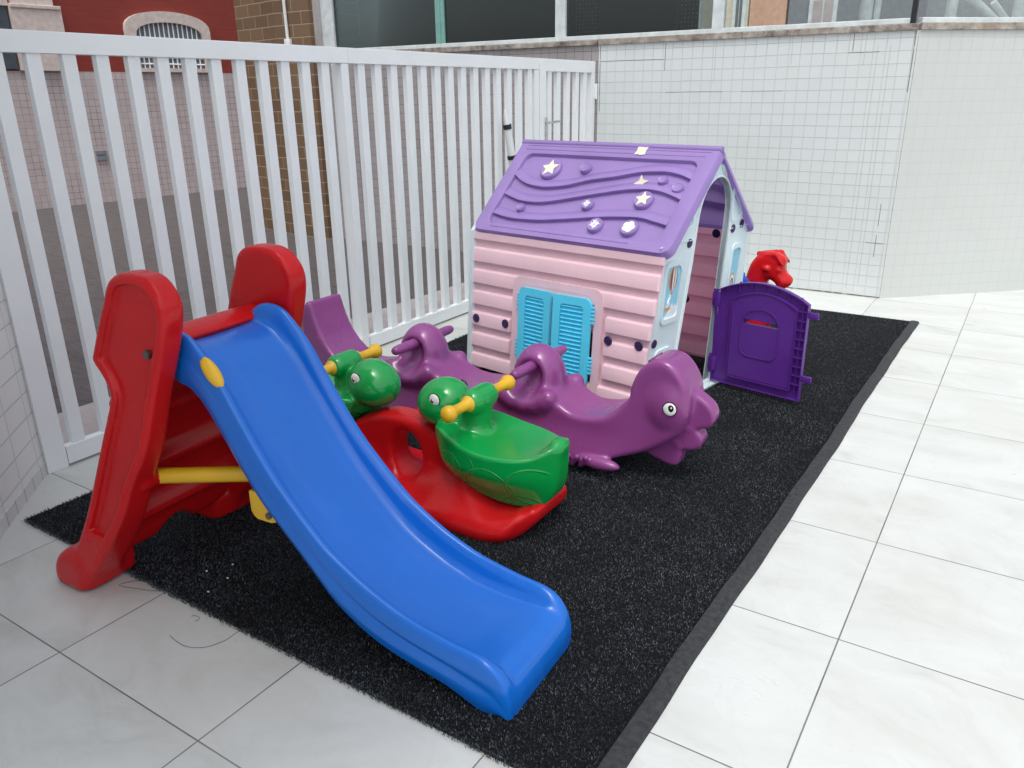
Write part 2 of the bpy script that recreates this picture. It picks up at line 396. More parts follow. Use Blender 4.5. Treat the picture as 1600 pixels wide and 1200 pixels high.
def tile_wall(name, base_, *a, **k): return tile_wall_(name, base_, *a, **k)
def tile_wall_(name, base, size=(.08, .08), grout=(.62, .64, .63), grime=(.10, .09, .08), grime_at=.62, top=None, mortar=.0022, offset=0.0, rough=.3, var=.06, gb=.6, marks=None):
    """wall built in local x (along) and z (up)"""
    m, nt, b = new_mat(name)
    tc = nt.nodes.new('ShaderNodeTexCoord'); sx = nt.nodes.new('ShaderNodeSeparateXYZ'); L(nt, tc.outputs['Object'], sx.inputs[0])
    cb = nt.nodes.new('ShaderNodeCombineXYZ'); L(nt, sx.outputs['X'], cb.inputs[0]); L(nt, sx.outputs['Z'], cb.inputs[1])
    # hand-laid rows waver a little
    nw = N(nt, 'ShaderNodeTexNoise', Scale=2.2, Detail=2.0); L(nt, cb.outputs[0], nw.inputs['Vector'])
    vm = N(nt, 'ShaderNodeVectorMath', operation='MULTIPLY_ADD'); L(nt, nw.outputs['Color'], vm.inputs[0]); vm.inputs[1].default_value = (.008, .008, 0); L(nt, cb.outputs[0], vm.inputs[2])
    br = N(nt, 'ShaderNodeTexBrick', offset=offset, squash=1.0)
    br.inputs['Scale'].default_value = 1.0; br.inputs['Brick Width'].default_value = size[0]; br.inputs['Row Height'].default_value = size[1]
    br.inputs['Mortar Size'].default_value = mortar; br.inputs['Mortar Smooth'].default_value = .4
    br.inputs['Color1'].default_value = (*[c*(1-var) for c in base], 1); br.inputs['Color2'].default_value = (*[min(1, c*(1+var)) for c in base], 1)
    L(nt, vm.outputs[0], br.inputs['Vector'])
    n1 = N(nt, 'ShaderNodeTexNoise', Scale=1.5, Detail=6.0, Roughness=.65); L(nt, cb.outputs[0], n1.inputs['Vector'])
    gfac = ramp(nt, n1.outputs['Fac'], [(grime_at-.07, g3(0)), (grime_at+.07, g3(1))])
    if top is not None:      # water-stained joints under the coping
        mr = N(nt, 'ShaderNodeMapRange'); mr.inputs['From Min'].default_value = top-.16; mr.inputs['From Max'].default_value = top-.03; L(nt, sx.outputs['Z'], mr.inputs['Value'])
        n6 = N(nt, 'ShaderNodeTexNoise', Scale=3.0, Detail=3.0); L(nt, cb.outputs[0], n6.inputs['Vector'])
        mm = N(nt, 'ShaderNodeMath', operation='MULTIPLY'); L(nt, mr.outputs[0], mm.inputs[0]); L(nt, ramp(nt, n6.outputs['Fac'], [(.35, g3(.2)), (.55, g3(1.0))]), mm.inputs[1])
        mx = N(nt, 'ShaderNodeMath', operation='MAXIMUM'); L(nt, mm.outputs[0], mx.inputs[0]); L(nt, gfac, mx.inputs[1]); gfac = mx.outputs[0]
    gcol = mix(nt, gfac, grout, grime)
    n2 = N(nt, 'ShaderNodeTexNoise', Scale=.8, Detail=6.0, Roughness=.7); L(nt, cb.outputs[0], n2.inputs['Vector'])
    tcol = mix(nt, ramp(nt, n2.outputs['Fac'], [(.45, g3(0)), (.7, g3(.28))]), br.outputs['Color'], tuple(c*.82 for c in base))
    c = mix(nt, br.outputs['Fac'], tcol, gcol)
    if marks:
        # bed joints read stronger than the upright ones
        b2 = N(nt, 'ShaderNodeTexBrick', offset=0.0); b2.inputs['Scale'].default_value = 1; b2.inputs['Brick Width'].default_value = 200; b2.inputs['Row Height'].default_value = size[1]; b2.inputs['Mortar Size'].default_value = .0016; b2.inputs['Mortar Smooth'].default_value = .3
        L(nt, vm.outputs[0], b2.inputs['Vector'])
        n7 = N(nt, 'ShaderNodeTexNoise', Scale=1.1, Detail=4.0); L(nt, cb.outputs[0], n7.inputs['Vector'])
        mq = N(nt, 'ShaderNodeMath', operation='MULTIPLY'); L(nt, b2.outputs['Fac'], mq.inputs[0]); L(nt, ramp(nt, n7.outputs['Fac'], [(.35, g3(.45)), (.65, g3(.75))]), mq.inputs[1])
        c = mix(nt, mq.outputs[0], c, (.48, .51, .50))
        sp = nt.nodes.new('ShaderNodeSeparateXYZ'); L(nt, vm.outputs[0], sp.inputs[0])
        n8 = N(nt, 'ShaderNodeTexNoise', Scale=14.0, Detail=3.0); L(nt, cb.outputs[0], n8.inputs['Vector']); brk = ramp(nt, n8.outputs['Fac'], [(.30, g3(.25)), (.50, g3(1))])
        for (ax, p, wd, other0, other1, st, col) in marks:      # old joints that have gone dark
            d1 = N(nt, 'ShaderNodeMath', operation='COMPARE'); L(nt, sp.outputs['X' if ax == 'x' else 'Y'], d1.inputs[0]); d1.inputs[1].default_value = p; d1.inputs[2].default_value = wd
            d2 = N(nt, 'ShaderNodeMath', operation='COMPARE'); L(nt, sp.outputs['Y' if ax == 'x' else 'X'], d2.inputs[0]); d2.inputs[1].default_value = .5*(other0+other1); d2.inputs[2].default_value = .5*(other1-other0)
            d3 = N(nt, 'ShaderNodeMath', operation='MULTIPLY'); L(nt, d1.outputs[0], d3.inputs[0]); L(nt, d2.outputs[0], d3.inputs[1])
            d4 = N(nt, 'ShaderNodeMath', operation='MULTIPLY'); L(nt, d3.outputs[0], d4.inputs[0]); d4.inputs[1].default_value = st
            d5 = N(nt, 'ShaderNodeMath', operation='MULTIPLY'); L(nt, d4.outputs[0], d5.inputs[0]); L(nt, mix(nt, 0.0 if st > .9 else .7, brk, (1, 1, 1)), d5.inputs[1])
            c = mix(nt, d5.outputs[0], c, col)
    L(nt, c, b.inputs['Base Color'])
    b.inputs['Roughness'].default_value = rough
    inv = N(nt, 'ShaderNodeMath', operation='SUBTRACT'); inv.inputs[0].default_value = 1; L(nt, br.outputs['Fac'], inv.inputs[1])
    nn = bump(nt, b, inv.outputs[0], gb, .004)
    n3 = N(nt, 'ShaderNodeTexNoise', Scale=9.0, Detail=2.0); L(nt, cb.outputs[0], n3.inputs['Vector'])
    bump(nt, b, n3.outputs['Fac'], .12, .01, nn)
    return m
G1, G2 = (.46, .49, .46), (.17, .17, .165)
MK = [('y', .006, .007, .02, 2.4, 1.0, (.16, .15, .13)), ('x', 2.107, .003, .05, 1.72, .7, G1), ('x', 2.187, .003, .1, 1.72, .7, G1), ('x', 2.328, .0035, 1.42, 1.8, .95, G2), ('x', 2.328, .0025, .0, 1.42, .5, G1),
      ('x', 2.267, .0026, .52, .68, .85, G2), ('x', 2.267, .0026, .30, .46, .85, G2), ('y', .400, .003, 2.20, 2.32, .85, G2), ('y', 1.44, .0030, .60, 1.05, .6, G2), ('y', 1.44, .0030, 1.20, 1.50, .45, G2), ('x', .74, .003, 1.15, 1.44, .5, G1),
      ('y', 1.68, .003, .02, .57, .85, G2), ('x', .58, .003, 1.6, 1.8, .85, G2), ('x', .02, .0035, 1.3, 1.8, .95, G2), ('y', 1.68, .003, 1.92, 2.12, .85, G2), ('x', 1.947, .003, 1.69, 1.8, .85, G2), ('x', 2.027, .003, 1.6, 1.8, .7, G1), ('x', 1.54, .003, 1.62, 1.8, .7, G1), ('x', .98, .003, 1.5, 1.8, .7, G1)]
M['tile_yard'] = tile_wall('shaded_pink_tile', (.33, .305, .305), size=(.08, .08), grout=(.20, .18, .18), grime=(.08, .07, .07), grime_at=.50, top=1.80, mortar=.0022)  # pinkish tile, with the shade beyond the fence put into its darker base
M['tile_back'] = tile_wall('white_mosaic_tile', (.655, .70, .69), grime_at=.63, top=1.80, grout=(.625, .668, .658), grime=(.46, .48, .47), var=.014, mortar=.0018, gb=.8, marks=MK)
M['tile_right'] = tile_wall('worn_white_tile', (.545, .572, .552), grout=(.495, .52, .502), grime_at=.78, top=1.74, gb=.3, var=.004, mortar=.0015, grime=(.40, .41, .39))
M['tile_left'] = tile_wall('left_white_tile', (.76, .76, .74), size=(.19, .092), grout=(.60, .60, .58), grime_at=.74, var=.02, gb=.8, mortar=.003)
M['tile_low'] = tile_wall('skirting_tile', (.62, .62, .61), size=(.095, .2), grout=(.2, .2, .19), grime_at=.4)
M['tile_pink'] = tile_wall('pinkish_tile', (.50, .43, .43), size=(.09, .09), grout=(.36, .31, .31), grime=(.12, .09, .09), grime_at=.50, mortar=.003)
M['redwall'] = tile_wall('red_brick_paint', (.24, .028, .018), size=(.22, .07), grout=(.20, .022, .015), grime=(.15, .02, .014), grime_at=.6, offset=.5, rough=.6, var=.05)
M['brick'] = tile_wall('brown_brick', (.165, .10, .056), size=(.26, .118), grout=(.33, .26, .17), grime=(.22, .17, .11), grime_at=.6, offset=.5, mortar=.006, rough=.6, var=.16)
M['plaster'] = simple('pale_plaster', (.62, .53, .49), .7)
M['pale'] = simple('pale_grey_render', (.72, .72, .70), .7)
M['coping'] = None
def coping_mat():
    m, nt, b = new_mat('weathered_coping')
    v = coords(nt); n = N(nt, 'ShaderNodeTexNoise', Scale=9.0, Detail=8.0, Roughness=.7); L(nt, v, n.inputs['Vector'])
    n2 = N(nt, 'ShaderNodeTexNoise', Scale=1.3, Detail=3.0); L(nt, v, n2.inputs['Vector'])
    c = ramp(nt, n.outputs['Fac'], [(.35, (.10, .085, .07)), (.5, (.32, .29, .25)), (.66, (.50, .48, .44))])
    c = mix(nt, ramp(nt, n2.outputs['Fac'], [(.55, g3(0)), (.7, g3(.6))]), c, (.20, .12, .07))
    L(nt, c, b.inputs['Base Color']); b.inputs['Roughness'].default_value = .8
    bump(nt, b, n.outputs['Fac'], .4, .01); return m
M['coping'] = coping_mat()

def pavement_mat():
    m, nt, b = new_mat('dark_stone_paving')
    v = coords(nt)
    br = N(nt, 'ShaderNodeTexBrick', offset=.4, squash=1.0); br.inputs['Scale'].default_value = 1; br.inputs['Brick Width'].default_value = .9; br.inputs['Row Height'].default_value = .42; br.inputs['Mortar Size'].default_value = .006
    nw = N(nt, 'ShaderNodeTexNoise', Scale=1.8, Detail=3.0); L(nt, v, nw.inputs['Vector'])
    vm = N(nt, 'ShaderNodeVectorMath', operation='MULTIPLY_ADD'); L(nt, nw.outputs['Color'], vm.inputs[0]); vm.inputs[1].default_value = (.25, .25, 0); L(nt, v, vm.inputs[2]); L(nt, vm.outputs[0], br.inputs['Vector'])
    st = N(nt, 'ShaderNodeMapping'); st.inputs['Scale'].default_value = (1, 5, 1); st.inputs['Rotation'].default_value = (0, 0, .9); L(nt, v, st.inputs['Vector'])
    n = N(nt, 'ShaderNodeTexNoise', Scale=7.0, Detail=8.0, Roughness=.7); L(nt, st.outputs[0], n.inputs['Vector'])
    c = ramp(nt, n.outputs['Fac'], [(.3, (.055, .050, .050)), (.6, (.120, .110, .111)), (.75, (.19, .175, .176))])
    c = mix(nt, br.outputs['Fac'], c, (.06, .045, .045))
    L(nt, c, b.inputs['Base Color']); b.inputs['Roughness'].default_value = .55
    bump(nt, b, n.outputs['Fac'], .3, .01); return m
M['paving'] = pavement_mat()
def strip_mat():
    m, nt, b = new_mat('pale_worn_paving')
    v = coords(nt); n = N(nt, 'ShaderNodeTexNoise', Scale=5.0, Detail=8.0, Roughness=.7); L(nt, v, n.inputs['Vector'])
    L(nt, ramp(nt, n.outputs['Fac'], [(.3, (.36, .32, .315)), (.7, (.52, .48, .47))]), b.inputs['Base Color']); b.inputs['Roughness'].default_value = .5; return m
M['strip'] = strip_mat()
M['ground'] = simple('ground_concrete', (.22, .21, .20), .8)

def carpet_base():
    m, nt, b = new_mat('carpet_backing')
    v = coords(nt); n = N(nt, 'ShaderNodeTexNoise', Scale=120.0, Detail=3.0); L(nt, v, n.inputs['Vector'])
    L(nt, ramp(nt, n.outputs['Fac'], [(.4, (.004, .004, .005)), (.7, (.012, .013, .015))]), b.inputs['Base Color']); b.inputs['Roughness'].default_value = .9
    b.inputs['Specular IOR Level'].default_value = .15; return m
M['carpet'] = carpet_base()
def pile_mat():
    m, nt, b = new_mat('carpet_fibre')
    g = nt.nodes.new('ShaderNodeNewGeometry')
    c = ramp(nt, g.outputs['Random Per Island'], [(.0, (.014, .017, .021)), (.30, (.030, .037, .046)), (.62, (.074, .092, .110)), (.90, (.115, .138, .158)), (1.0, (.165, .185, .205))])  # palest blades carry the fibre glints in their colour
    v = coords(nt); n = N(nt, 'ShaderNodeTexNoise', Scale=2.6, Detail=6.0, Roughness=.65); L(nt, v, n.inputs['Vector'])
    c = mix(nt, ramp(nt, n.outputs['Fac'], [(.42, g3(.0)), (.62, g3(.6))]), c, (.006, .007, .009))
    L(nt, c, b.inputs['Base Color']); b.inputs['Roughness'].default_value = .45; b.inputs['Specular IOR Level'].default_value = .4
    return m
M['pile'] = pile_mat()
def binding_mat():
    m, nt, b = new_mat('carpet_binding')
    v = coords(nt); n = N(nt, 'ShaderNodeTexNoise', Scale=60.0, Detail=5.0); L(nt, v, n.inputs['Vector'])
    wv = N(nt, 'ShaderNodeTexWave', Scale=40.0, Distortion=2.0, bands_direction='Y'); L(nt, v, wv.inputs['Vector'])
    c = ramp(nt, n.outputs['Fac'], [(.3, (.016, .017, .020)), (.7, (.040, .042, .047))])
    L(nt, c, b.inputs['Base Color']); b.inputs['Roughness'].default_value = .8
    nn = bump(nt, b, wv.outputs['Fac'], .25, .003); bump(nt, b, n.outputs['Fac'], .5, .004, nn); return m
M['binding'] = binding_mat()

def glass_mat(name, tint=(.75, .88, .86), gk=1.0, g0=.06):
    m, nt, b = new_mat(name); nt.nodes.remove(b)
    tr = nt.nodes.new('ShaderNodeBsdfTransparent'); tr.inputs[0].default_value = (*tint, 1)
    gl = nt.nodes.new('ShaderNodeBsdfGlossy'); gl.inputs['Roughness'].default_value = .04; gl.inputs[0].default_value = (.9, .95, .95, 1)
    fr = nt.nodes.new('ShaderNodeFresnel'); fr.inputs['IOR'].default_value = 1.5
    ad = N(nt, 'ShaderNodeMath', operation='MULTIPLY_ADD'); L(nt, fr.outputs[0], ad.inputs[0]); ad.inputs[1].default_value = gk; ad.inputs[2].default_value = g0
    mx = nt.nodes.new('ShaderNodeMixShader'); L(nt, ad.outputs[0], mx.inputs[0]); L(nt, tr.outputs[0], mx.inputs[1]); L(nt, gl.outputs[0], mx.inputs[2])
    L(nt, mx.outputs[0], nt.nodes['Material Output'].inputs[0]); return m
M['glass'] = glass_mat('greenish_glass', (.965, .99, .985), .8, .02)
M['glassdark'] = glass_mat('smoked_glass', (.55, .60, .62), .65, .012)
M['greenedge'] = simple('green_glass_edge', (.20, .42, .37), .3)
def mesh_screen():
    m, nt, b = new_mat('black_woven_screen')
    tc = nt.nodes.new('ShaderNodeTexCoord'); sx = nt.nodes.new('ShaderNodeSeparateXYZ'); L(nt, tc.outputs['Object'], sx.inputs[0])
    cb = nt.nodes.new('ShaderNodeCombineXYZ'); L(nt, sx.outputs['X'], cb.inputs[0]); L(nt, sx.outputs['Z'], cb.inputs[1])
    br = N(nt, 'ShaderNodeTexBrick', offset=0.0); br.inputs['Scale'].default_value = 1; br.inputs['Brick Width'].default_value = .022; br.inputs['Row Height'].default_value = .022; br.inputs['Mortar Size'].default_value = .006
    br.inputs['Color1'].default_value = (.03, .032, .036, 1); br.inputs['Color2'].default_value = (.012, .013, .016, 1); br.inputs['Mortar'].default_value = (.010, .010, .012, 1)
    L(nt, cb.outputs[0], br.inputs['Vector']); L(nt, br.outputs['Color'], b.inputs['Base Color']); b.inputs['Roughness'].default_value = .6
    return m
M['screen'] = mesh_screen()
def brown_screen():
    m, nt, b = new_mat('brown_woven_screen')
    tc = nt.nodes.new('ShaderNodeTexCoord'); sx = nt.nodes.new('ShaderNodeSeparateXYZ'); L(nt, tc.outputs['Object'], sx.inputs[0])
    cb = nt.nodes.new('ShaderNodeCombineXYZ'); L(nt, sx.outputs['X'], cb.inputs[0]); L(nt, sx.outputs['Z'], cb.inputs[1])
    br = N(nt, 'ShaderNodeTexBrick', offset=0.0); br.inputs['Scale'].default_value = 1; br.inputs['Brick Width'].default_value = .03; br.inputs['Row Height'].default_value = .03; br.inputs['Mortar Size'].default_value = .009
    br.inputs['Color1'].default_value = (.12, .09, .075, 1); br.inputs['Color2'].default_value = (.30, .28, .26, 1); br.inputs['Mortar'].default_value = (.035, .03, .03, 1)
    L(nt, cb.outputs[0], br.inputs['Vector']); L(nt, br.outputs['Color'], b.inputs['Base Color']); b.inputs['Roughness'].default_value = .7
    return m
M['brownscreen'] = brown_screen()
M['frame'] = simple('pale_window_frame', (.62, .68, .69), .4)
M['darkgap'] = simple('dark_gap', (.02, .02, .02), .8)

# ------------------------------------------------------------------ camera
cam = bpy.data.cameras.new('camera'); co = bpy.data.objects.new('camera', cam); COL.objects.link(co)
yaw, pitch, roll = 0.351094574*0-0.577804606*0, 0, 0
def cam_rot(yaw, pitch, roll):
    cy, sy = math.cos(yaw), math.sin(yaw)
    r = np.array([cy, -sy, 0]); f = np.array([sy, cy, 0]); d = np.array([0, 0, -1.])
    cp, sp = math.cos(pitch), math.sin(pitch); f2 = cp*f+sp*d; d2 = cp*d-sp*f
    cr, sr = math.cos(roll), math.sin(roll); return cr*r+sr*d2, cr*d2-sr*r, f2
r_, d_, f_ = cam_rot(-0.577804606, 0.351094574, 0.0132116879)
co.matrix_world = basis((0, 0, 1.44), r_, -d_, -f_)
cam.sensor_width = 36; cam.lens = 36*1237.68/1600; cam.clip_end = 500; cam.clip_start = .02
scn.camera = co

# ------------------------------------------------------------------ light
w = bpy.data.worlds.new('World'); scn.world = w; w.use_nodes = True
nt = w.node_tree; bg = nt.nodes['Background']
sky = nt.nodes.new('ShaderNodeTexSky'); sky.sky_type = 'NISHITA'; sky.sun_disc = False
SUN_EL, SUN_AZ = 67, 158        # azimuth: clockwise from +Y
sky.sun_elevation = math.radians(SUN_EL); sky.sun_rotation = math.radians(SUN_AZ)
sky.air_density = 1.0; sky.dust_density = 4.0; sky.ozone_density = .6
hs_ = nt.nodes.new('ShaderNodeHueSaturation'); hs_.inputs['Saturation'].default_value = .38     # thin overcast
L(nt, sky.outputs[0], hs_.inputs['Color']); L(nt, hs_.outputs[0], bg.inputs[0]); bg.inputs[1].default_value = .15
sl = bpy.data.lights.new('sun', 'SUN'); so = bpy.data.objects.new('sun', sl); COL.objects.link(so)
sl.energy = .50; sl.angle = math.radians(15); sl.color = (1, .97, .91)
dv = Vector((math.sin(math.radians(SUN_AZ))*math.cos(math.radians(SUN_EL)), math.cos(math.radians(SUN_AZ))*math.cos(math.radians(SUN_EL)), math.sin(math.radians(SUN_EL))))
so.rotation_euler = dv.to_track_quat('Z', 'Y').to_euler(); so.location = (3, 3, 9)
scn.view_settings.view_transform = 'Standard'; scn.view_settings.look = 'None'; scn.view_settings.gamma = 1
scn.view_settings.exposure = .80

# ------------------------------------------------------------------ setting
FX, BY = -3.19, 6.21
mb = MB(); mb.add([(-90, -90, -.012), (90, -90, -.012), (90, 90, -.012), (-90, 90, -.012)], [(0, 1, 2, 3)])
tag(mb.build('ground', M['ground'], smooth=None), kind='structure')
mb = MB(); mb.add([(-3.2, -4, 0), (6, -4, 0), (6, 9, 0), (-3.2, 9, 0)], [(0, 1, 2, 3)])
tag(mb.build('tiled_floor', M['floor'], smooth=None), kind='structure')
mb = MB(); mb.add([(-3.89, -4, -.003), (-3.2, -4, -.003), (-3.2, 9, -.003), (-3.76, 9, -.003)], [(0, 1, 2, 3)])
tag(mb.build('pale_pavement', M['strip'], smooth=None), kind='structure')
mb = MB(); mb.add([(-20, -6, -.007), (-3.7, -6, -.007), (-3.7, 16, -.007), (-20, 16, -.007)], [(0, 1, 2, 3)])
tag(mb.build('dark_pavement', M['paving'], smooth=None), kind='structure')

def wall_thing(name, label, cat, p0, p1, h, th, mat, cop=None, inward=1):
    """wall from p0 to p1 (floor points), face on the line, thickness behind it"""
    p0 = Vector((*p0, 0)); p1 = Vector((*p1, 0)); d = (p1-p0); ln = d.length; ang = math.atan2(d.y, d.x)
    t = thing(name, label, cat, p0, ang)
    mb = MB(); mb.box((0, 0, -.01), (ln, th*inward, h)); mb.build('wall_face', mat, t, smooth=None)
    if cop:
        z0, z1, over = cop
        mb = MB()
        n = max(1, int(ln/1.1))
        for i in range(n):
            mb.box((ln*i/n+.002, -over*inward, z0), (ln*(i+1)/n-.002, th*inward, z1-.004*(i % 2)), bev=.004)
        mb.build('coping', M['coping'], t, smooth=None)
    return t
# back wall (runs on behind the fence), right chamfer, left chamfer
wall_thing('boundary_wall', 'long white mosaic tiled wall under the glazing, behind the playhouse', 'wall', (-3.17, BY), (-.83, BY), 1.80, .22, M['tile_back'], cop=(1.80, 1.845, .018))
wall_thing('yard_wall', 'pinkish tiled wall coloured as in shade, seen between the fence bars, running on to the brick pillar', 'wall', (-6.35, BY), (-3.174, BY), 1.80, .22, M['tile_yard'], cop=(1.80, 1.845, .018))
wall_thing('chamfer_wall', 'plain smooth white wall angled away at the right of the floor', 'wall', (-.826, BY), (2.9, BY+3.41), 1.80, .22, M['tile_right'], cop=(1.80, 1.845, .018))
t = wall_thing('corner_wall', 'white tiled wall at lower left where the fence ends', 'wall', (-1.40, -.35), (-3.21, 1.415), 3.098, .25, M['tile_left'])
mb = MB(); ln = math.hypot(1.81, 1.765); mb.box((0, -.004, -.005), (ln, .02, .055)); mb.build('skirting', M['tile_low'], t, smooth=None)
# unseen block with an overhead slab, added to shade the left floor
mb = MB(); mb.prism([(-.25, .30), (-2.55, 1.35), (-3.4, 1.40), (-4.9, 1.2), (-4.9, -7), (-.4, -7)], 3.1, 3.5); mb.prism([(-1.2, -.9), (-3.4, 1.0), (-4.9, -6.9), (-1.3, -6.9)], 3.502, 15); 
mb.prism([(-1.75, -.6), (-3.6, 1.1), (-4.2, -6.8), (-1.3, -6.8)], 0, 3.1)
tag(mb.build('shade_block', M['pale'], smooth=None), 'unseen pale block and slab behind the corner wall, added for shade', 'building')

# ------------------------------------------------------------------ carpet
E_R = [(-.550+.0125*(y_-1.16)+.003*math.sin(y_*2.3+1), y_) for y_ in np.linspace(1.16, 5.63, 24)]
def er(y):
    return float(np.interp(y, [p[1] for p in E_R], [p[0] for p in E_R]))
carpet = thing('carpet', 'black synthetic grass carpet with a grey bound right edge, under the toys', 'carpet', (0, 0, 0))
mb = MB(); out = [(-2.88, 1.165)] + [(x-.035, y) for x, y in E_R] + [(-2.88, 5.63)]
mb.prism(out, .001, .007); mb.build('backing', M['carpet'], carpet, smooth=None)
mb = MB(); n = len(E_R)*3; ys = np.linspace(1.15, 5.635, n); vs = []; fs = []
prof = [(-.054, .004), (-.051, .013), (-.03, .0145), (-.006, .012), (0, .001)]
for i, y in enumerate(ys):
    wv = .0022*math.sin(y*6)+.0012*math.sin(y*17+1)
    for dx, z in prof: vs.append((er(y)+dx+wv, y, z+.0015*math.sin(y*31)*(1 if z > .01 else 0)))
k = len(prof)
for i in range(n-1):
    for j in range(k-1): fs.append((i*k+j, i*k+j+1, (i+1)*k+j+1, (i+1)*k+j))
fs.append(tuple(range(k))[::-1]); fs.append(tuple((n-1)*k+j for j in range(k)))
mb.add(vs, fs); mb.build('binding', M['binding'], carpet, smooth=50)
def pile():
    out = []
    for (y0, y1, dens) in ((1.15, 2.6, 62000), (2.6, 4.0, 36000), (4.0, 5.63, 20000)):
        n = int(dens*(y1-y0)*2.33)
        y = rng.uniform(y0, y1, n); x = rng.uniform(-2.88, -.5, n); out.append(np.stack([x, y], 1))
    P = np.concatenate(out)
    R = np.interp(P[:, 1], [p[1] for p in E_R], [p[0] for p in E_R])-.058
    P = P[P[:, 0] < R]
    n = 2600      # ragged cut edges
    e = np.stack([rng.uniform(-2.88, -.6, n), 1.165-np.abs(rng.normal(0, .005, n))], 1); P = np.concatenate([P, e])
    e = np.stack([-2.88-np.abs(rng.normal(0, .004, 2400)), rng.uniform(1.16, 5.6, 2400)], 1); P = np.concatenate([P, e])
    n = len(P); a = rng.uniform(0, 2*PI, n); hgt = rng.uniform(.004, .009, n); wd = rng.uniform(.0007, .0016, n); ln = rng.normal(0, .0032, (n, 2))
    base = np.column_stack([P, np.full(n, .004)]); dr = np.column_stack([np.cos(a), np.sin(a), np.zeros(n)])*wd[:, None]
    tip = base+np.column_stack([ln, hgt])
    V = np.empty((n, 4, 3)); V[:, 0] = base-dr; V[:, 1] = base+dr; V[:, 2] = tip+dr*.6; V[:, 3] = tip-dr*.6
    me = bpy.data.meshes.new('pile'); me.vertices.add(n*4); me.vertices.foreach_set('co', V.ravel())
    me.loops.add(n*4); me.loops.foreach_set('vertex_index', np.arange(n*4)); me.polygons.add(n)
    me.polygons.foreach_set('loop_start', np.arange(n)*4); me.polygons.foreach_set('loop_total', np.full(n, 4)); me.update(calc_edges=True)
    o = link('pile', me, M['pile'], carpet); o['kind'] = 'stuff'; return o
pile()

# stray threads and crumbs
def thread(pts, label):
    p = smooth_poly(pts, 5, closed=False); mb = MB(); mb.tube([(x, y, .0018+.0008*math.sin(i)) for i, (x, y) in enumerate(p)], .0006, 5)
    tag(mb.build('carpet_thread', M['thread']), label, 'thread', 'loose black threads on the tiles')
thread([(-2.17, 1.165), (-2.21, 1.105), (-2.11, 1.135), (-2.05, 1.165)], 'short black thread bent like a V on the tiles beside the red slide foot')
thread([(-1.70, 1.165), (-1.70, 1.105), (-1.72, 1.06), (-1.77, 1.03), (-1.85, 1.035)], 'long black thread curling like a hook on the tiles below the carpet')
thread([(-1.875, 1.125), (-1.865, 1.135), (-1.845, 1.13), (-1.845, 1.115)], 'tiny looped black thread on the tiles left of the hook thread')
for x, y in ((-1.86, 1.62), (-1.93, 1.30), (-1.98, 1.36), (-2.02, 1.29), (-1.05, 3.02), (-1.92, 1.22)):
    mb = MB(); mb.ball((0, 0, 0), (.004, .003, .0025), 8)
    o = mb.build('crumb', M['crumb']); o.location = (x, y, .015); tag(o, 'tiny white crumb lying on the black carpet', 'crumb', 'white crumbs on the black carpet')

# ------------------------------------------------------------------ fence
fence = thing('picket_fence', 'long white metal fence of vertical bars along the left of the play area', 'fence', (FX, 1.45, 0))
ZT0, ZT1 = 1.603, 1.68
mb = MB(); mb.box((-.045, -.05, ZT0), (0, 1.894, ZT1), bev=.002); mb.build('top_rail', M['whitemetal'], fence, smooth=None)
mb = MB(); mb.box((-.045, 1.896, ZT0), (0, 3.865, ZT1), bev=.002); mb.build('top_rail', M['whitemetal'], fence, smooth=None)
mb = MB(); mb.box((-.04, .052, .012), (0, 1.836, .09), bev=.002); mb.build('bottom_rail', M['whitemetal'], fence, smooth=None)
mb = MB(); mb.box((-.04, 1.899, .012), (0, 3.798, .09), bev=.002); mb.build('bottom_rail', M['whitemetal'], fence, smooth=None)
for y0, y1, dx in ((-.035, .05, .05), (1.838, 1.892, .075), (3.80, 3.865, .05)):
    mb = MB(); mb.box((-dx, y0, 0), (-.002, y1, ZT0-.001), bev=.002); mb.build('post', M['whitemetal'], fence, smooth=None)
bar_me = None
for kk in range(0, 28):
    y = 1.54+.1345*kk-1.45
    if y < .06 or kk == 13 or y > 3.77: continue
    if bar_me is None:
        mb = MB(); mb.box((-.040, -.002, .088), (-.008, .052, ZT0+.002), bev=.0015); b0 = mb.build('bar', M['whitemetal'], fence, smooth=None); bar_me = b0.data; b0.location = (0, y, 0)
    else:
        o = bpy.data.objects.new('bar', bar_me); COL.objects.link(o); o.parent = fence; o.location = (0, y, 0)
gate = thing('gate', 'narrow white metal gate with a lever handle, between fence and tiled wall', 'gate', (FX, 5.325, 0))
GL = .875
mb = MB(); mb.box((-.045, 0, ZT0-.01), (0, GL, ZT1), bev=.002); mb.box((-.045, 0, .015), (0, GL, .095), bev=.002)
mb.box((-.045, .0, .093), (0, .085, ZT0-.008), bev=.002); mb.box((-.045, GL-.065, .093), (0, GL, ZT0-.008), bev=.002); mb.build('gate_frame', M['whitemetal'], gate, smooth=None)
for y in (.155, .29, .44, .585, .715):
    o = bpy.data.objects.new('bar', bar_me); COL.objects.link(o); o.parent = gate; o.location = (0, y-.025, 0)
mb = MB(); mb.box((0, .062, 1.10), (.006, .10, 1.27), bev=.004); mb.tube([(0, .08, 1.235), (.045, .08, 1.235), (.052, .095, 1.236), (.052, .21, 1.238)], .009, 10)
mb.tube([(.004, .08, 1.15), (.012, .08, 1.15)], .016, 12); mb.build('lever_handle', M['steel'], gate)
for z in (.35, 1.45):
    mb = MB(); mb.tube([(.004, GL+.012, z-.06), (.004, GL+.012, z+.06)], .012, 10); mb.box((0, GL-.03, z-.05), (.004, GL+.01, z+.05)); mb.build('hinge', M['whitemetal'], gate)

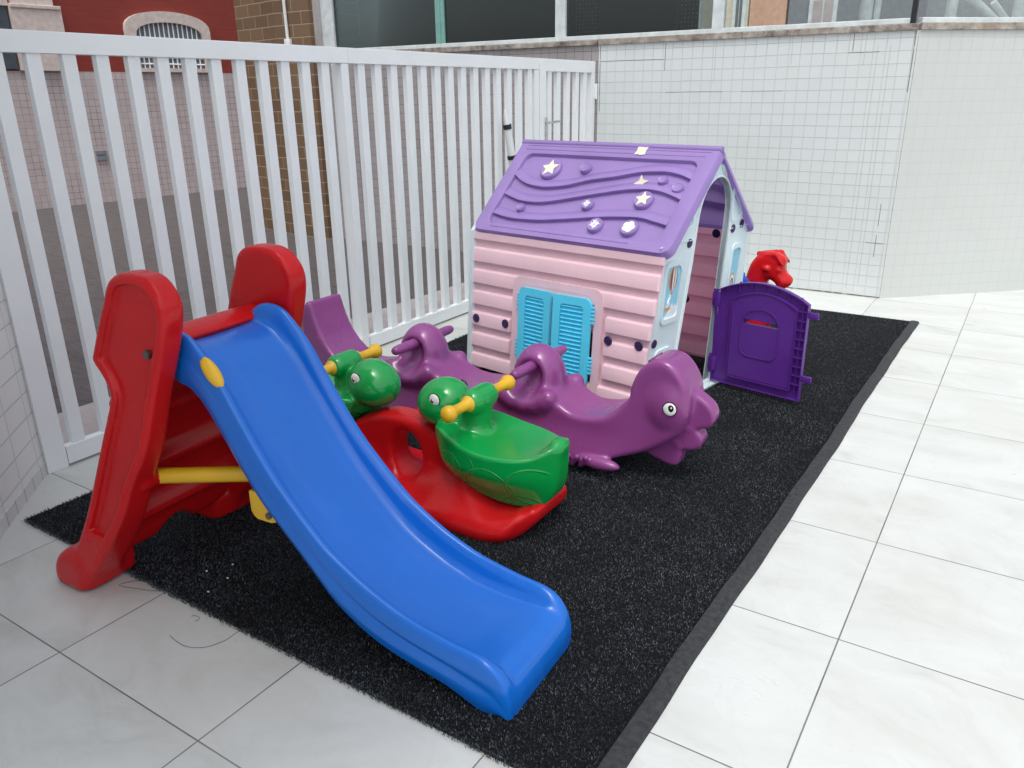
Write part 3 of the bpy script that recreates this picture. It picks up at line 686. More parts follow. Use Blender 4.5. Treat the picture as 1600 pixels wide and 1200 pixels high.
# leaning pole by the fence
t = thing('parasol_pole', 'white pole with black collars leaning on the fence behind the playhouse', 'pole', (-3.03, 4.95, 0))
A = Vector((0, 0, 0)); B = Vector((-.10, -.195, 1.34)); D = (B-A)
def along(k): return A+D*k
mb = MB(); mb.tube([along(0), along(.92)], .026, 14); mb.build('tube', M['whiteplastic'], t)
mb = MB(); mb.tube([along(.925), along(.97), along(1.0)], [.020, .014, .006], 12); mb.build('tip', M['whiteplastic'], t)
for a, b_, r in ((.905, .928, .030), (.755, .775, .031), (.30, .32, .031)):
    mb = MB(); mb.tube([along(a), along(b_)], r, 14); mb.build('collar', M['black'], t)

# ------------------------------------------------------------------ slide
slide = thing('toddler_slide', 'blue plastic slide with red ladder sides, nearest toy on the carpet', 'slide', (-.865, 1.44, .008), math.radians(3))
RIM = [(-1.10, .79), (-1.075, .825), (-1.04, .845), (-1.0, .848), (-.955, .835), (-.91, .793), (-.86, .733), (-.79, .622), (-.72, .518), (-.66, .445), (-.56, .345), (-.5, .297), (-.41, .243), (-.34, .212), (-.27, .188), (-.16, .166), (-.08, .156), (-.035, .138), (-.004, .10), (.010, .05), (.010, .0)]
BED = [(-1.10, .785), (-1.075, .792), (-1.03, .795), (-.98, .78), (-.935, .74), (-.89, .682), (-.85, .618), (-.78, .515), (-.72, .43), (-.66, .36), (-.57, .270), (-.5, .218), (-.41, .170), (-.34, .143), (-.27, .124), (-.16, .112), (-.08, .112), (-.035, .108), (-.002, .082), (.012, .045), (.012, .0)]
BOT = [(-1.10, .76), (-1.07, .745), (-1.045, .72), (-1.02, .703), (-.98, .695), (-.94, .665), (-.90, .615), (-.81, .478), (-.75, .40), (-.695, .345), (-.60, .25), (-.52, .168), (-.43, .110), (-.35, .078), (-.27, .058), (-.17, .036), (-.09, .006), (-.06, .0), (-.04, .0), (-.02, .0), (-.01, 0)]
def chute():
    rim = smooth_poly(RIM, 5, False); bed = smooth_poly(BED, 5, False); bot = smooth_poly(BOT, 5, False)
    n = len(rim); rows = []
    for i in range(n):
        r, d, b = rim[i], bed[i], bot[i]; m = .5*(r+b)
        f = max(0., (i-n*.80)/(n*.20)); hw = .178+.006*(1-abs(2*i/n-1))-.011*f*f
        step = .004*math.sin(PI*min(1, max(0, (i-n*.3)/(n*.7))))
        P = [(-hw+.004, *b), (-hw-.004, *(b*.75+r*.25)), (-hw-.004+step*1.5, *(m)), (-hw-.002, *(b*.4+r*.6)), (-hw, *(b*.15+r*.85)), (-hw+.004, *(b*.03+r*.97)), (-hw+.013, *r), (-hw+.023, *(r*.93+d*.07)), (-hw+.032, *(r*.7+d*.3)), (-hw+.041, *(r*.3+d*.7)), (-hw+.056, *(r*.06+d*.94)), (-hw+.085, *d), (-.05, *(d-np.array([0, .002])))]
        P = P+[(0, *(d-np.array([0, .003])))]+[(-p[0], p[1], p[2]) for p in P[::-1]]
        q = smooth_poly([np.array(p, float) for p in P], 3, False); rows.append(q)
    k = len(rows[0]); V = [(p[1], p[0], p[2]) for q in rows for p in q]; F = []
    for i in range(n-1):
        for j in range(k-1): F.append((i*k+j, (i+1)*k+j, (i+1)*k+j+1, i*k+j+1))
    # underside, so that it is a closed hollow-looking moulding
    b = len(V)
    for i in range(n):
        p0 = V[i*k]; p1 = V[i*k+k-1]
        V.append((bed[i][0], p0[1]+.02, max(0.0, bed[i][1]-.02) if i < n-12 else p0[2])); V.append((bed[i][0], p1[1]-.02, max(0.0, bed[i][1]-.02) if i < n-12 else p1[2]))
    for i in range(n-1):
        a0, a1 = b+2*i, b+2*i+1; c0, c1 = a0+2, a1+2
        F += [(i*k, a0, c0, (i+1)*k), (a0, a1, c1, c0), (a1, i*k+k-1, (i+1)*k+k-1, c1)]
    F.append(tuple(j for j in range(k))); 
    me = bpy.data.meshes.new('chute'); me.from_pydata(V, [], F); me.update()
    bm = bmesh.new(); bm.from_mesh(me); bmesh.ops.recalc_face_normals(bm, faces=bm.faces[:]); bm.to_mesh(me); bm.free()
    o = link('chute', me, M['blue'], slide); auto_smooth(o, 50); return o
chute()
PAN = [(-1.09, 1.012), (-1.145, .985), (-1.175, .93), (-1.2, .885), (-1.245, .79), (-1.255, .755), (-1.215, .71), (-1.196, .665), (-1.225, .59), (-1.26, .51), (-1.34, .313), (-1.395, .205), (-1.435, .145), (-1.49, .115), (-1.535, .08), (-1.55, .03), (-1.53, 0), (-1.48, 0), (-1.425, 0), (-1.39, .035), (-1.31, .13), (-1.195, .295), (-1.137, .41), (-1.065, .53), (-1.015, .67), (-.955, .82), (-.930, .915), (-.948, .972), (-1.0, 1.010)]
PANS = smooth_poly(PAN, 4)
FOOT = smooth_poly([(-1.425, -.03), (-1.395, .05), (-1.415, .105), (-1.49, .105), (-1.54, .07), (-1.56, .02), (-1.56, -.03)], 4)
def panel_f(sgn):
    def f(x, y, z):
        c = sgn*(.220+.072*(.95-z)); yy = (y-c)*sgn          # leans outward towards the foot
        d2 = sd_poly(x, z, PANS)
        d = extrude(d2, np.abs(yy)-.037-.022*sstep(.7, .1, z), .019)
        # shallow recess in the outer face, leaving a raised rim
        rec = extrude(d2+.030, np.abs(yy-.049-.018*sstep(.7, .1, z))-.030, .006)
        rec = np.maximum(rec, .22-z)
        d = smax(d, -rec, .008)
        foot = smax(extrude(sd_poly(x, z, FOOT), np.abs(sgn*y-.245)-.088, .034), -z, .004)
        d = smin(d, foot, .045)
        lug = sd_cap(x, yy, z, (-1.165, -.02, .395), (-1.165, -.055, .395), .026)
        d = smin(d, lug, .012)
        return np.maximum(d, -z)
    return f
for sgn in (-1, 1):
    p = skin('side_panel', panel_f(sgn), (-1.66, min(sgn*.12, sgn*.42), -.02), (-.88, max(sgn*.12, sgn*.42), 1.05), .0085, M['red'], slide)
LAD = [(-1.47, .10), (-1.44, .06), (-1.40, .075), (-1.37, .16), (-1.305, .20), (-1.32, .27), (-1.285, .36), (-1.215, .395), (-1.23, .46), (-1.19, .56), (-1.13, .595), (-1.145, .66), (-1.10, .75), (-1.06, .79), (-1.05, .81), (-1.09, .828), (-1.135, .826), (-1.155, .80), (-1.165, .72), (-1.27, .62), (-1.255, .54), (-1.345, .43), (-1.33, .35), (-1.425, .25), (-1.42, .18)]
LADS = smooth_poly(LAD, 3)
def lad_f(x, y, z):
    d = extrude(sd_poly(x, z, LADS), np.abs(y)-.222-.05*(.95-z), .012)
    return smax(d, -(sd_ell(x, y, z, (-1.45, 0, .03), (.12, .075, .09))), .02)
skin('ladder', lad_f, (-1.52, -.36, .0), (-1.0, .36, .90), .0085, M['red'], slide)
mb = MB(); mb.tube([(-1.17, -.205, .395), (-1.15, -.19, .395), (-.98, -.10, .40), (-.80, .02, .395), (-.74, .04, .395)], .021, 12)
for v in range(len(mb.v)):      # flat bar rather than a pipe
    x, y, z = mb.v[v]; mb.v[v] = (x, y, .397+(z-.397)*1.15)
mb.build('strut', M['yellow'], slide)
mb = MB(); Mx = basis((-.765, -.15, .372), (1, 0, .02), (0, 0, 1), (0, -1, 0))
mb.prism(round_rect(-.05, -.035, .05, .05, [.02, .025, .004, .004]), -.016, .016, M=Mx, bev=.004); o = mb.build('bracket', M['yellow'], slide)
mb = MB(); mb.tube([(0, 0, 0), (0, -.006, 0)], .010, 12); b_ = mb.build('bolt', M['bolt'], o); b_.location = (-.745, -.167, .36)
mb = MB(); mb.tube([(-1.02, -.262, .806), (-1.02, -.252, .806)], .012, 12); mb.build('bolt', M['bolt'], slide)
mb = MB(); mb.ball((0, 0, 0), (.050, .014, .020), 20); o = mb.build('plug', M['yellow'], slide); o.location = (-.885, -.172, .752); o.rotation_euler = (math.radians(-35), math.radians(50), 0)

# ------------------------------------------------------------------ turtle seesaw
def eye_mesh(name, r, look, parent, loc, rot, flat=.45, pup=.37):
    mb = MB(); mb.ball((0, 0, 0), (r, r, r*flat), 20, 0)
    mb.ball((look[0]*r, look[1]*r, r*flat*.72), (r*pup*.9, r*pup*1.1, r*flat*.36), 14, 1)
    mb.ball((look[0]*r+.1*r, look[1]*r+.15*r, r*flat*1.03), (r*.13, r*.16, r*.06), 8, 0)  # white dot drawn as the pupil's glint
    mb.lathe([(r*.96, -.004), (r*1.08, 0), (r*1.06, .003), (r*.96, .002)], 24, 1)
    o = mb.build(name, [M['eye_white'], M['eye_black']], parent, smooth=60); o.location = loc; o.rotation_euler = rot; return o
ts = thing('turtle_seesaw', 'red rocker seesaw carrying two green turtle seats, behind the slide', 'seesaw', (-1.855, 2.12, .008))
ts.rotation_euler = (0, math.radians(1.5), 0)
half = [(0, .305), (.06, .303), (.12, .292), (.18, .268), (.23, .235), (.30, .18), (.38, .125), (.45, .092), (.50, .088), (.54, .09), (.565, .10), (.575, .10), (.57, .08), (.55, .035), (.50, .014), (.42, .002), (.3, 0), (.15, 0)]
prof = smooth_poly(half+[(0, 0)]+[(-a, z) for a, z in half[:0:-1]], 3)
trayh = [(0, .045), (.2, .045), (.4, .05), (.48, .060), (.54, .080), (.585, .108), (.61, .130), (.63, .125), (.625, .08), (.58, .035), (.52, .012), (.42, .0), (.3, 0)]
tray = smooth_poly(trayh+[(0, 0)]+[(-a, z) for a, z in trayh[:0:-1]], 3)
def rocker_f(x, y, z):
    d = extrude(sd_poly(x, z, prof), np.abs(y)-(.058+.02*sstep(.12, .02, z)+.075*sstep(.17, .04, z)*sstep(.06, .22, np.abs(x))+.05*sstep(.15, .35, np.abs(x))), .03)
    tw = .195-.085*sstep(.46, .66, np.abs(x))
    d = smin(d, extrude(sd_poly(x, z, tray), np.abs(y)-tw, .018), .06)
    hole = np.sqrt(((x-.02)/.075)**2+((z-.155)/.095)**2)-1
    return smax(d, -hole*.08, .025)
skin('rocker', rocker_f, (-.83, -.24, -.02), (.83, .24, .35), .0085, M['red'], ts)
SHELL = [(.200, .335), (.215, .29), (.26, .22), (.32, .155), (.39, .118), (.47, .103), (.56, .104), (.625, .125), (.660, .180), (.672, .25), (.672, .325), (.655, .346), (.632, .334), (.60, .318), (.55, .310), (.47, .308), (.40, .312), (.34, .322), (.28, .335), (.235, .345)]
SH = smooth_poly(SHELL, 3)
def turtle_f(x, y, z):
    q = np.clip(np.abs(x-.405)/.285, 0, 1); wa = .168*np.clip(1-q**2.3, .02, 1)**.78
    wz = .52+.48*sstep(.085, .25, z)
    d = smax(sd_poly(x, z, SH), (np.abs(y)-wa*wz)*.9, .012)
    lip = sd_cap(x, y, z, (.648, -.008, .338), (.648, .008, .338), .024); d = smin(d, lip, .03)
    neck = sd_cap(x, y, z, (.305, 0, .30), (.325, 0, .425), .052, .046); d = smin(d, neck, .035)
    web = extrude(sd_poly(x, z, [(.21, .30), (.35, .30), (.34, .42), (.24, .41)]), np.abs(y)-.028, .015); d = smin(d, web, .03)
    hub = sd_cap(x, y, z, (.325, -.035, .435), (.325, .035, .435), .046); d = smin(d, hub, .012)
    nk2 = sd_cap(x, y, z, (.235, 0, .30), (.19, 0, .37), .05); d = smin(d, nk2, .03)
    head = sd_ell(x, y, z, (.178, 0, .392), (.098, .092, .088))
    head = smin(head, sd_ell(x, y, z, (.150, 0, .372), (.078, .080, .066)), .04)
    d = smin(d, head, .022)
    return d
tp = None
for sgn in (0, 1):
    if sgn == 0: tp = o = skin('turtle_seat', turtle_f, (.05, -.22, .08), (.78, .22, .52), .0055, M['green'], ts)
    else:
        o = bpy.data.objects.new('turtle_seat', tp.data); COL.objects.link(o); o.parent = ts; o.rotation_euler = (0, 0, PI)
    for s in (-1, 1):
        eye_mesh('eye', .023, (-.15, -.12), o, (.188, s*.083, .425), (math.radians(90 if s < 0 else -90), 0, 0) if s < 0 else (math.radians(90), 0, PI))
    mb = MB(); r0 = .019
    pts = [(-.205, .004), (-.203, .016), (-.193, .027), (-.178, .030), (-.163, .026), (-.153, r0), (-.12, r0*.95), (-.085, r0), (-.078, .028), (-.055, .031), (-.042, .026), (-.035, r0), (0, r0)]
    pr = pts+[(-a, r) for a, r in pts[-2::-1]]
    Mx = basis((.325, 0, .437), (1, 0, 0), (0, 0, -1), (0, 1, 0))
    mb.lathe([(r, a) for a, r in pr], 18, M=Mx); mb.build('handlebar', M['yellow'], o, smooth=60)

# ------------------------------------------------------------------ long purple seesaw
ds = thing('dinosaur_seesaw', 'long plum purple seesaw with two hooded handles and an upturned spiky head', 'seesaw', (-1.93, 2.70, .008))
BODY = [(-.955, .49), (-.985, .44), (-.99, .36), (-.975, .26), (-.91, .16), (-.79, .075), (-.62, .025), (-.35, .004), (0, 0), (.3, .006), (.5, .03), (.65, .06), (.75, .09), (.83, .12), (.90, .165), (.96, .22), (.995, .30), (.995, .38), (.975, .435), (.945, .475), (.91, .498), (.872, .503), (.835, .490), (.800, .455), (.778, .41), (.766, .365), (.755, .335), (.72, .285), (.67, .25), (.60, .232), (.53, .232), (.46, .265), (.42, .29), (.36, .31), (.31, .318), (.25, .312), (.18, .29), (.08, .25), (-.0, .238), (-.09, .245), (-.17, .28), (-.25, .312), (-.31, .318), (-.37, .31), (-.44, .285), (-.55, .232), (-.65, .212), (-.73, .222), (-.80, .265), (-.86, .335), (-.90, .42), (-.92, .485), (-.935, .498)]
BD = smooth_poly(BODY, 3)
SP = [[(.96, .385), (1.045, .355), (1.078, .315), (1.076, .272), (1.046, .246), (.96, .236)], [(.96, .243), (1.035, .219), (1.033, .167), (.985, .143), (.93, .16)], [(.955, .17), (.958, .094), (.936, .066), (.885, .072), (.80, .11), (.85, .2)]]
SPS = [smooth_poly(p, 4) for p in SP]
UR = [(-.112, -.045), (-.094, -.060), (-.055, -.078), (0, -.086), (.055, -.078), (.096, -.056), (.114, -.036)]
def dino_f(x, y, z):
    ay = np.abs(y)
    hw = .128-.012*sstep(.6, .95, np.abs(x))-.026*sstep(.66, .88, x)+.03*sstep(.20, .03, z)*sstep(.85, .6, np.abs(x))
    d = extrude(sd_poly(x, z, BD), ay-hw, .024)
    for cx in (-.31, .31):
        dome = smax(sd_ell(x, y, z, (cx, 0, .305), (.114, .112, .150)), .05-z, .02)
        d = smin(d, dome, .03)
        for i in range(len(UR)-1):
            a, b = UR[i], UR[i+1]
            d = smin(d, sd_cap(x, ay, z, (cx+a[0], .122, .315+a[1]), (cx+b[0], .122, .315+b[1]), .026), .03)
        d = smax(d, -sd_ell(x, ay, z, (cx, .150, .342), (.078, .112, .086)), .022)
    for p in SPS: d = smin(d, extrude(sd_poly(x, z, p), ay-.036, .014), .018)
    # paws moulded low on both flanks
    d = smin(d, sd_ell(x, ay, z, (.665, .150, .062), (.095, .030, .026)), .012)
    for k, a in enumerate((.50, .54, .58, .62)):
        d = smin(d, sd_cap(x, ay, z, (a-.022, .165, .030+.004*k), (a+.008, .178, .072+.004*k), .011), .006)
    # mouth line and brow
    d = smax(d, -sd_cap(x, ay, z, (.74, .0, .345), (.74, .2, .345), .022), .02)
    d = smax(d, -sd_cap(x, ay, z, (.75, .12, .35), (.83, .135, .362), .007), .012)
    d = smin(d, sd_ell(x, ay, z, (.91, .075, .325), (.066, .035, .075)), .035)
    return d
skin('body', dino_f, (-1.04, -.24, -.02), (1.12, .24, .56), .0095, M['purple'], ds)
for cx in (-.31, .31):
    mb = MB(); Mx = basis((cx, 0, .378), (1, 0, 0), (0, 0, -1), (0, 1, 0))
    pts = [(-.212, .006), (-.210, .014), (-.200, .019), (-.18, .0215), (-.06, .024), (0, .024)]
    mb.lathe([(r, a) for a, r in pts+[(-a, r) for a, r in pts[-2::-1]]], 20, M=Mx); mb.build('handle', M['purple'], ds, smooth=60)
eye_mesh('eye', .026, (.16, .14), ds, (.935, -.109, .330), (math.radians(88), 0, math.radians(6)), .28, .52)
eye_mesh('eye', .026, (-.16, .14), ds, (.935, .109, .330), (math.radians(92), 0, PI-math.radians(6)), .28, .52)
mb = MB(); mb.tube([(.838, -.036, .491), (.812, -.028, .472), (.800, 0, .459), (.812, .028, .472), (.838, .036, .491)], .006, 8)
mb.build('nostril_ridge', M['purple'], ds, smooth=60)

# ------------------------------------------------------------------ playhouse
TH = math.radians(-8.94); HL, HW, HE, HR = 1.158, .805, .792, 1.19
house = thing('playhouse', 'pink and pale blue toy house with lilac star roof and its violet door open', 'playhouse', (-2.433, 3.406, .008), TH)
# front / back walls lean out a little towards the floor
def wall_M(front):
    if front: o, e, n0 = Vector((0, -.075, 0)), Vector((1, 0, 0)), 1
    lean = .055/.74
    up = Vector((0, lean, 1)).normalized() if front else Vector((0, -lean, 1)).normalized()
    if front: return basis((0, -.075, 0), (1, 0, 0), up, Vector((1, 0, 0)).cross(up))
    return basis((1.10, HW+.075, 0), (-1, 0, 0), up, Vector((-1, 0, 0)).cross(up))
WF, WB = wall_M(True), wall_M(False)
ROWS = [.110, .224, .338, .452, .566, .680]
XE = lambda z: 1.147-.075*(1-z/.74)     # right end of the pink boards
def clap_wall(Mx, name, window):
    mb = MB()
    wx0, wx1, wz0, wz1 = .34, .80, .10, .535
    zt = .765
    if window:
        mb.box((-.018, .035, -.032), (wx0, zt, -.020), M=Mx); mb.prism([(wx1, .035), (XE(.035)-.006, .035), (XE(zt)-.006, zt), (wx1, zt)], -.032, -.020, M=Mx)
        mb.box((wx0, .035, -.0321), (wx1, wz0, -.0201), M=Mx); mb.box((wx0, wz1, -.0321), (wx1, zt, -.0201), M=Mx)
    else: mb.box((0, .035, -.032), (1.10, zt, -.020), M=Mx)
    if not window:
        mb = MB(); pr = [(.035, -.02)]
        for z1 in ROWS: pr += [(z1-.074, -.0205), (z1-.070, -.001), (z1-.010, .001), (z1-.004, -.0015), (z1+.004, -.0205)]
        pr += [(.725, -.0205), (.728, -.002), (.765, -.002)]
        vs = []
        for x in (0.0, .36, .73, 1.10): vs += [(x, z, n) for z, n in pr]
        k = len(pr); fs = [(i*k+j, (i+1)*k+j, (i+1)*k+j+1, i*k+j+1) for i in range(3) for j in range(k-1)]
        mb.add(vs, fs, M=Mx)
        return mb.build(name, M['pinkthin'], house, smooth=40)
    def board(x0, x1, z1):
        z0 = z1-.073
        vs = []; fs = []
        pr = [(-.0205, z0-.001), (-.001, z0+.003), (.001, z1-.010), (-.0015, z1-.004), (-.0205, z1+.004)]
        for x in (x0, x0+.004, x1-.004, x1):
            for q, (n, z) in enumerate(pr):
                nn = n if x not in (x0, x1) else -.0205
                vs.append((x, z, nn))
        k = len(pr)
        for i in range(3):
            for j in range(k-1): fs.append((i*k+j, (i+1)*k+j, (i+1)*k+j+1, i*k+j+1))
        mb.add(vs, fs, M=Mx)
    for z1 in ROWS:
        xe = XE(z1-.03) if window else 1.09
        if window and z1 < .54 and z1 > .12:
            board(-.014, .275 if z1 < .44 else .30, z1); board(.865 if z1 < .47 else .85, xe-.005, z1)
        else: board(-.014, xe-.005, z1)
    mb.box((-.018, .726, -.0205), ((XE(.74) if window else 1.09)-.003, .76, -.002), M=Mx)
    if window:   # raised surround
        mb.ring_prism(round_rect(.290, .07, .850, .572, [.01, .01, .05, .05]), round_rect(.335, .098, .805, .535, [.004, .004, .045, .045]), -.0202, .0015, M=Mx)
        mb.box((.45, .02, -.020), (.73, .05, .003), M=Mx, bev=.004)
    o = mb.build(name, M['pink'], house, smooth=40)
    return o
fwall = clap_wall(WF, 'front_wall', True); bwall = clap_wall(WB, 'back_wall', False)
def screw_on(Mx, x, z, parent, r=.021, h=.0):
    mb = MB(); mb.lathe([(r*1.12, 0), (r*1.12, .002), (r*.98, .0045), (r*.9, .003), (r*.85, .002)], 20, M=Mx @ Matrix.Translation((x, z, h)))
    for a in (0.5, 2.07):
        mb.box((-r*.7, -r*.16, .002), (r*.7, r*.16, .0055), M=Mx @ Matrix.Translation((x, z, h)) @ Matrix.Rotation(a, 4, 'Z'))
    mb.build('screw', M['screw'], parent, smooth=40)
for x, z in ((.035, .305), (.245, .31), (.893, .342), (1.062, .35)): screw_on(WF, x, z, fwall, h=.0005)
screw_on(WB @ Matrix.Rotation(PI, 4, 'Y'), -.31, .36, bwall, h=.0208); screw_on(WB @ Matrix.Rotation(PI, 4, 'Y'), -.14, .74, bwall, h=.0208)
# shutters
def shutter(x0, x1, z0, z1, hinge_right, ang):
    sh = bpy.data.objects.new('shutter', None)
    w_ = x1-x0; hx = x1 if hinge_right else x0
    Mx = WF @ Matrix.Translation((hx, 0, .006)) @ Matrix.Rotation(ang, 4, 'Y')
    off = -w_ if hinge_right else 0
    rr = [.02, .03, .035, .004] if hinge_right else [.03, .02, .004, .035]
    outer = round_rect(off, z0, off+w_, z1, rr); ins = round_rect(off+.042, z0+.035, off+w_-.042, z1-.04, .018)
    mb = MB(); mb.ring_prism(outer, ins, 0, .016, M=Mx)
    mb.prism(ins, .001, .0045, M=Mx)
    n = 17; zz0, zz1 = z0+.045, z1-.055
    for i in range(n):
        z = zz0+(zz1-zz0)*i/(n-1); x0_, x1_ = off+.045, off+w_-.045
        vs = [(x0_, z-.009, .005), (x1_, z-.009, .005), (x1_, z+.004, .0145), (x0_, z+.004, .0145), (x0_, z+.0075, .0125), (x1_, z+.0075, .0125), (x1_, z+.0085, .005), (x0_, z+.0085, .005)]
        mb.add(vs, [(0, 1, 2, 3), (3, 2, 5, 4), (4, 5, 6, 7)], M=Mx)
    o = mb.build('shutter', M['cyan'], house, smooth=30)
    for z in (z0+.06, z1-.12):
        hb = MB()
        for k in range(5):
            hb.box((-.012 if hinge_right else -.018, z+.018*k, .002), (.018 if hinge_right else .012, z+.018*k+.014, .012), M=Mx, bev=.003)
        hb.build('hinge', M['cyan'], o, smooth=30)
    return o
shutter(.350, .560, .105, .525, False, -.05); shutter(.583, .795, .100, .525, True, .10)

# gable end walls (pale blue): opening on the right one
EU, AP = 1.145, 1.163
def end_M(right):
    if right:
        b = Vector((1.075, 0, 0)); tp_ = Vector((1.150, 0, 1.15)); up = (tp_-b).normalized()
        return basis(b, (0, 1, 0), up, Vector((0, 1, 0)).cross(up))
    return basis((-.018, HW, 0), (0, -1, 0), (0, 0, 1), (-1, 0, 0))
ER, EL = end_M(True), end_M(False)
def gable(Mx, name, opening):
    mb = MB(); T = .022
    OUT = [(-.043, .0), (.012, .765), (HW/2, 1.163), (HW+.022, .765), (HW+.088, .0)]
    zs = .88
    if opening:
        l0, l1, r1, r0 = .205, .283, .590, .612
        arc = []
        for k in range(17):
            a = PI*(1-k/16); arc.append((.436+.153*math.cos(a), .86+.205*math.sin(a)**.9))
        path = [(l0, .0), (l1-.008, .68)]+arc+[(r1+.004, .66), (r0-.01, .0)]
        left = [OUT[0], (l0, 0), (l1-.008, .68)]+arc[:9]+[OUT[2], OUT[1]]
        right = [(r0-.01, 0), OUT[4], OUT[3], OUT[2]]+arc[8:]+[(r1+.004, .66)]
        for poly in (left, right): mb.prism(poly, -T, 0, M=Mx)
        # raised lip round the opening
        for i in range(len(path)-1):
            (x0, z0), (x1, z1) = path[i], path[i+1]
            dx, dz = x1-x0, z1-z0; ln = math.hypot(dx, dz); nx, nz = -dz/ln, dx/ln
            w_ = .010
            mb.add([(x0, z0, .008), (x1, z1, .008), (x1+nx*w_, z1+nz*w_, .006), (x0+nx*w_, z0+nz*w_, .006), (x0, z0, -T-.004), (x1, z1, -T-.004), (x1+nx*w_*1.6, z1+nz*w_*1.6, -.001), (x0+nx*w_*1.6, z0+nz*w_*1.6, -.001)],
                   [(0, 1, 2, 3), (4, 5, 1, 0), (3, 2, 6, 7)], M=Mx)
    else: mb.prism(OUT, -T, 0, M=Mx)
    # corner posts / flanges that show beside the pink boards

    # seam line between lower panel and gable
    if opening:
        mb.box((-.015, .795, -.001), (.268, .802, .004), M=Mx); mb.box((.605, .80, -.001), (HW+.02, .807, .004), M=Mx)
        mb.box((-.088, .0, .0), (HW+.088, .024, .02), M=Mx, bev=.003)
        mb.box((.19, .0, .02), (HW-.15, .016, .055), M=Mx, bev=.004)
    return mb.build(name, M['paleblue'], house, smooth=35)
rgab = gable(ER, 'gable_wall', True); lgab = gable(EL, 'gable_wall', False)
for x, z in ((.078, .775), (.235, .785), (.02, .35), (.648, .80), (.735, .815)): screw_on(ER, x, z, rgab, .019, .001)
# moulded gable recesses: raised rims
def rim(Mx, pts, mat, parent, wdt=.012, hgt=.006, name='relief_panel', fill=None):
    P = np.array(pts); c = P.mean(0); inn = c+(P-c)*(1-wdt*2/np.linalg.norm(P-c, axis=1).mean())
    mb = MB(); mb.ring_prism([tuple(p) for p in P], [tuple(p) for p in inn], .0005, hgt, M=Mx)
    if fill is not None: mb.prism([tuple(p) for p in inn], .0004, .0018, 1, M=Mx)
    return mb.build(name, [mat, fill or mat], parent, smooth=30)
rim(ER, smooth_poly([(.09, .84), (.235, .855), (.245, .90), (.285, .985), (.25, .985), (.16, .90)], 3), M['paleblue'], rgab)
rim(ER, smooth_poly([(.34, 1.06), (.395, 1.09), (.40, 1.13), (.375, 1.12)], 3), M['paleblue'], rgab)
rim(ER, smooth_poly([(.46, 1.09), (.52, 1.05), (.53, 1.03), (.48, 1.10), (.45, 1.12)], 3), M['paleblue'], rgab)
rim(ER, smooth_poly([(.62, .84), (.72, .85), (.70, .90), (.60, 1.0), (.595, .95)], 3), M['paleblue'], rgab)
P1 = round_rect(.045, .43, .195, .725, [.03, .03, .045, .03])
p1 = rim(ER, P1, M['paleblue'], rgab, fill=M['printblue'], wdt=.013, hgt=.009, name='print_panel')
p2 = rim(ER, round_rect(.665, .43, .765, .72, [.03, .03, .03, .03]), M['paleblue'], rgab, fill=M['printblue'], name='print_panel', hgt=.009)
p3 = rim(ER, round_rect(.03, .08, .18, .31, [.03, .03, .045, .03]), M['paleblue'], rgab, fill=M['printblue'], name='print_panel', hgt=.009)
# printed balloon, bird-like float and cloud on the near panel
mb = MB(); cx, cz = .122, .638
el = lambda a0, a1, rx, rz: [(cx+rx*math.cos(a), cz+rz*math.sin(a)) for a in np.linspace(a0, a1, 13)]
for i, (k0, k1, mi) in enumerate(((-1, -.62, 0), (-.62, -.1, 1), (-.1, .2, 2), (.2, .55, 0), (.55, .8, 2), (.8, 1, 1))):
    z = np.linspace(-1, 1, 13); L_ = [(cx+.036*k0*math.sqrt(max(0, 1-q*q)), cz+.058*q) for q in z]; R_ = [(cx+.036*k1*math.sqrt(max(0, 1-q*q)), cz+.058*q) for q in z]
    n = 13; mb.add([(x, y, .0026) for x, y in L_+R_], [(j, n+j, n+j+1, j+1) for j in range(n-1)], mi, M=ER)
mb.box((.112, .565, .0022), (.132, .577, .003), 0, M=ER)
mb.build('balloon_print', [M['printgold'], M['printplum'], M['printwhite']], p1, smooth=None)
mb = MB()
mb.prism([(.10+.026*math.cos(a), .508+.017*math.sin(a)) for a in np.linspace(PI, 2*PI, 10)], .0018, .003, 0, M=ER)
mb.tube([ER @ Vector(p) for p in ((.098, .510, .002), (.094, .53, .002), (.104, .545, .002), (.112, .558, .002), (.108, .565, .002))], .005, 8, 1)
mb.prism([(.085, .512), (.112, .512), (.116, .53), (.10, .527)], .0018, .0032, 1, M=ER)
mb.build('swan_boat_print', [M['printgold'], M['printwhite']], p1, smooth=None)
mb = MB(); cl = [(.062, .448), (.178, .452), (.182, .50), (.165, .515), (.155, .497), (.14, .52), (.122, .50), (.108, .488), (.095, .468), (.08, .466)]
mb.prism(cl, .0018, .0028, 0, M=ER); mb.build('cloud_print', M['printwhite'], p1, smooth=None)
mb = MB(); 
for r, mi in ((.05, 0), (.04, 1), (.03, 2)):
    a = np.linspace(0, PI, 14); o_ = [(.715+r*.6*math.cos(q), .50+r*1.4*math.sin(q)) for q in a]; i_ = [(.715+(r-.01)*.6*math.cos(q), .50+(r-.01)*1.4*math.sin(q)) for q in a]
    mb.add([(x, y, .0026) for x, y in o_+i_], [(j, j+1, 14+j+1, 14+j) for j in range(13)], mi, M=ER)
mb.build('rainbow_print', [M['printgold'], M['printwhite'], M['printplum']], p2, smooth=None)

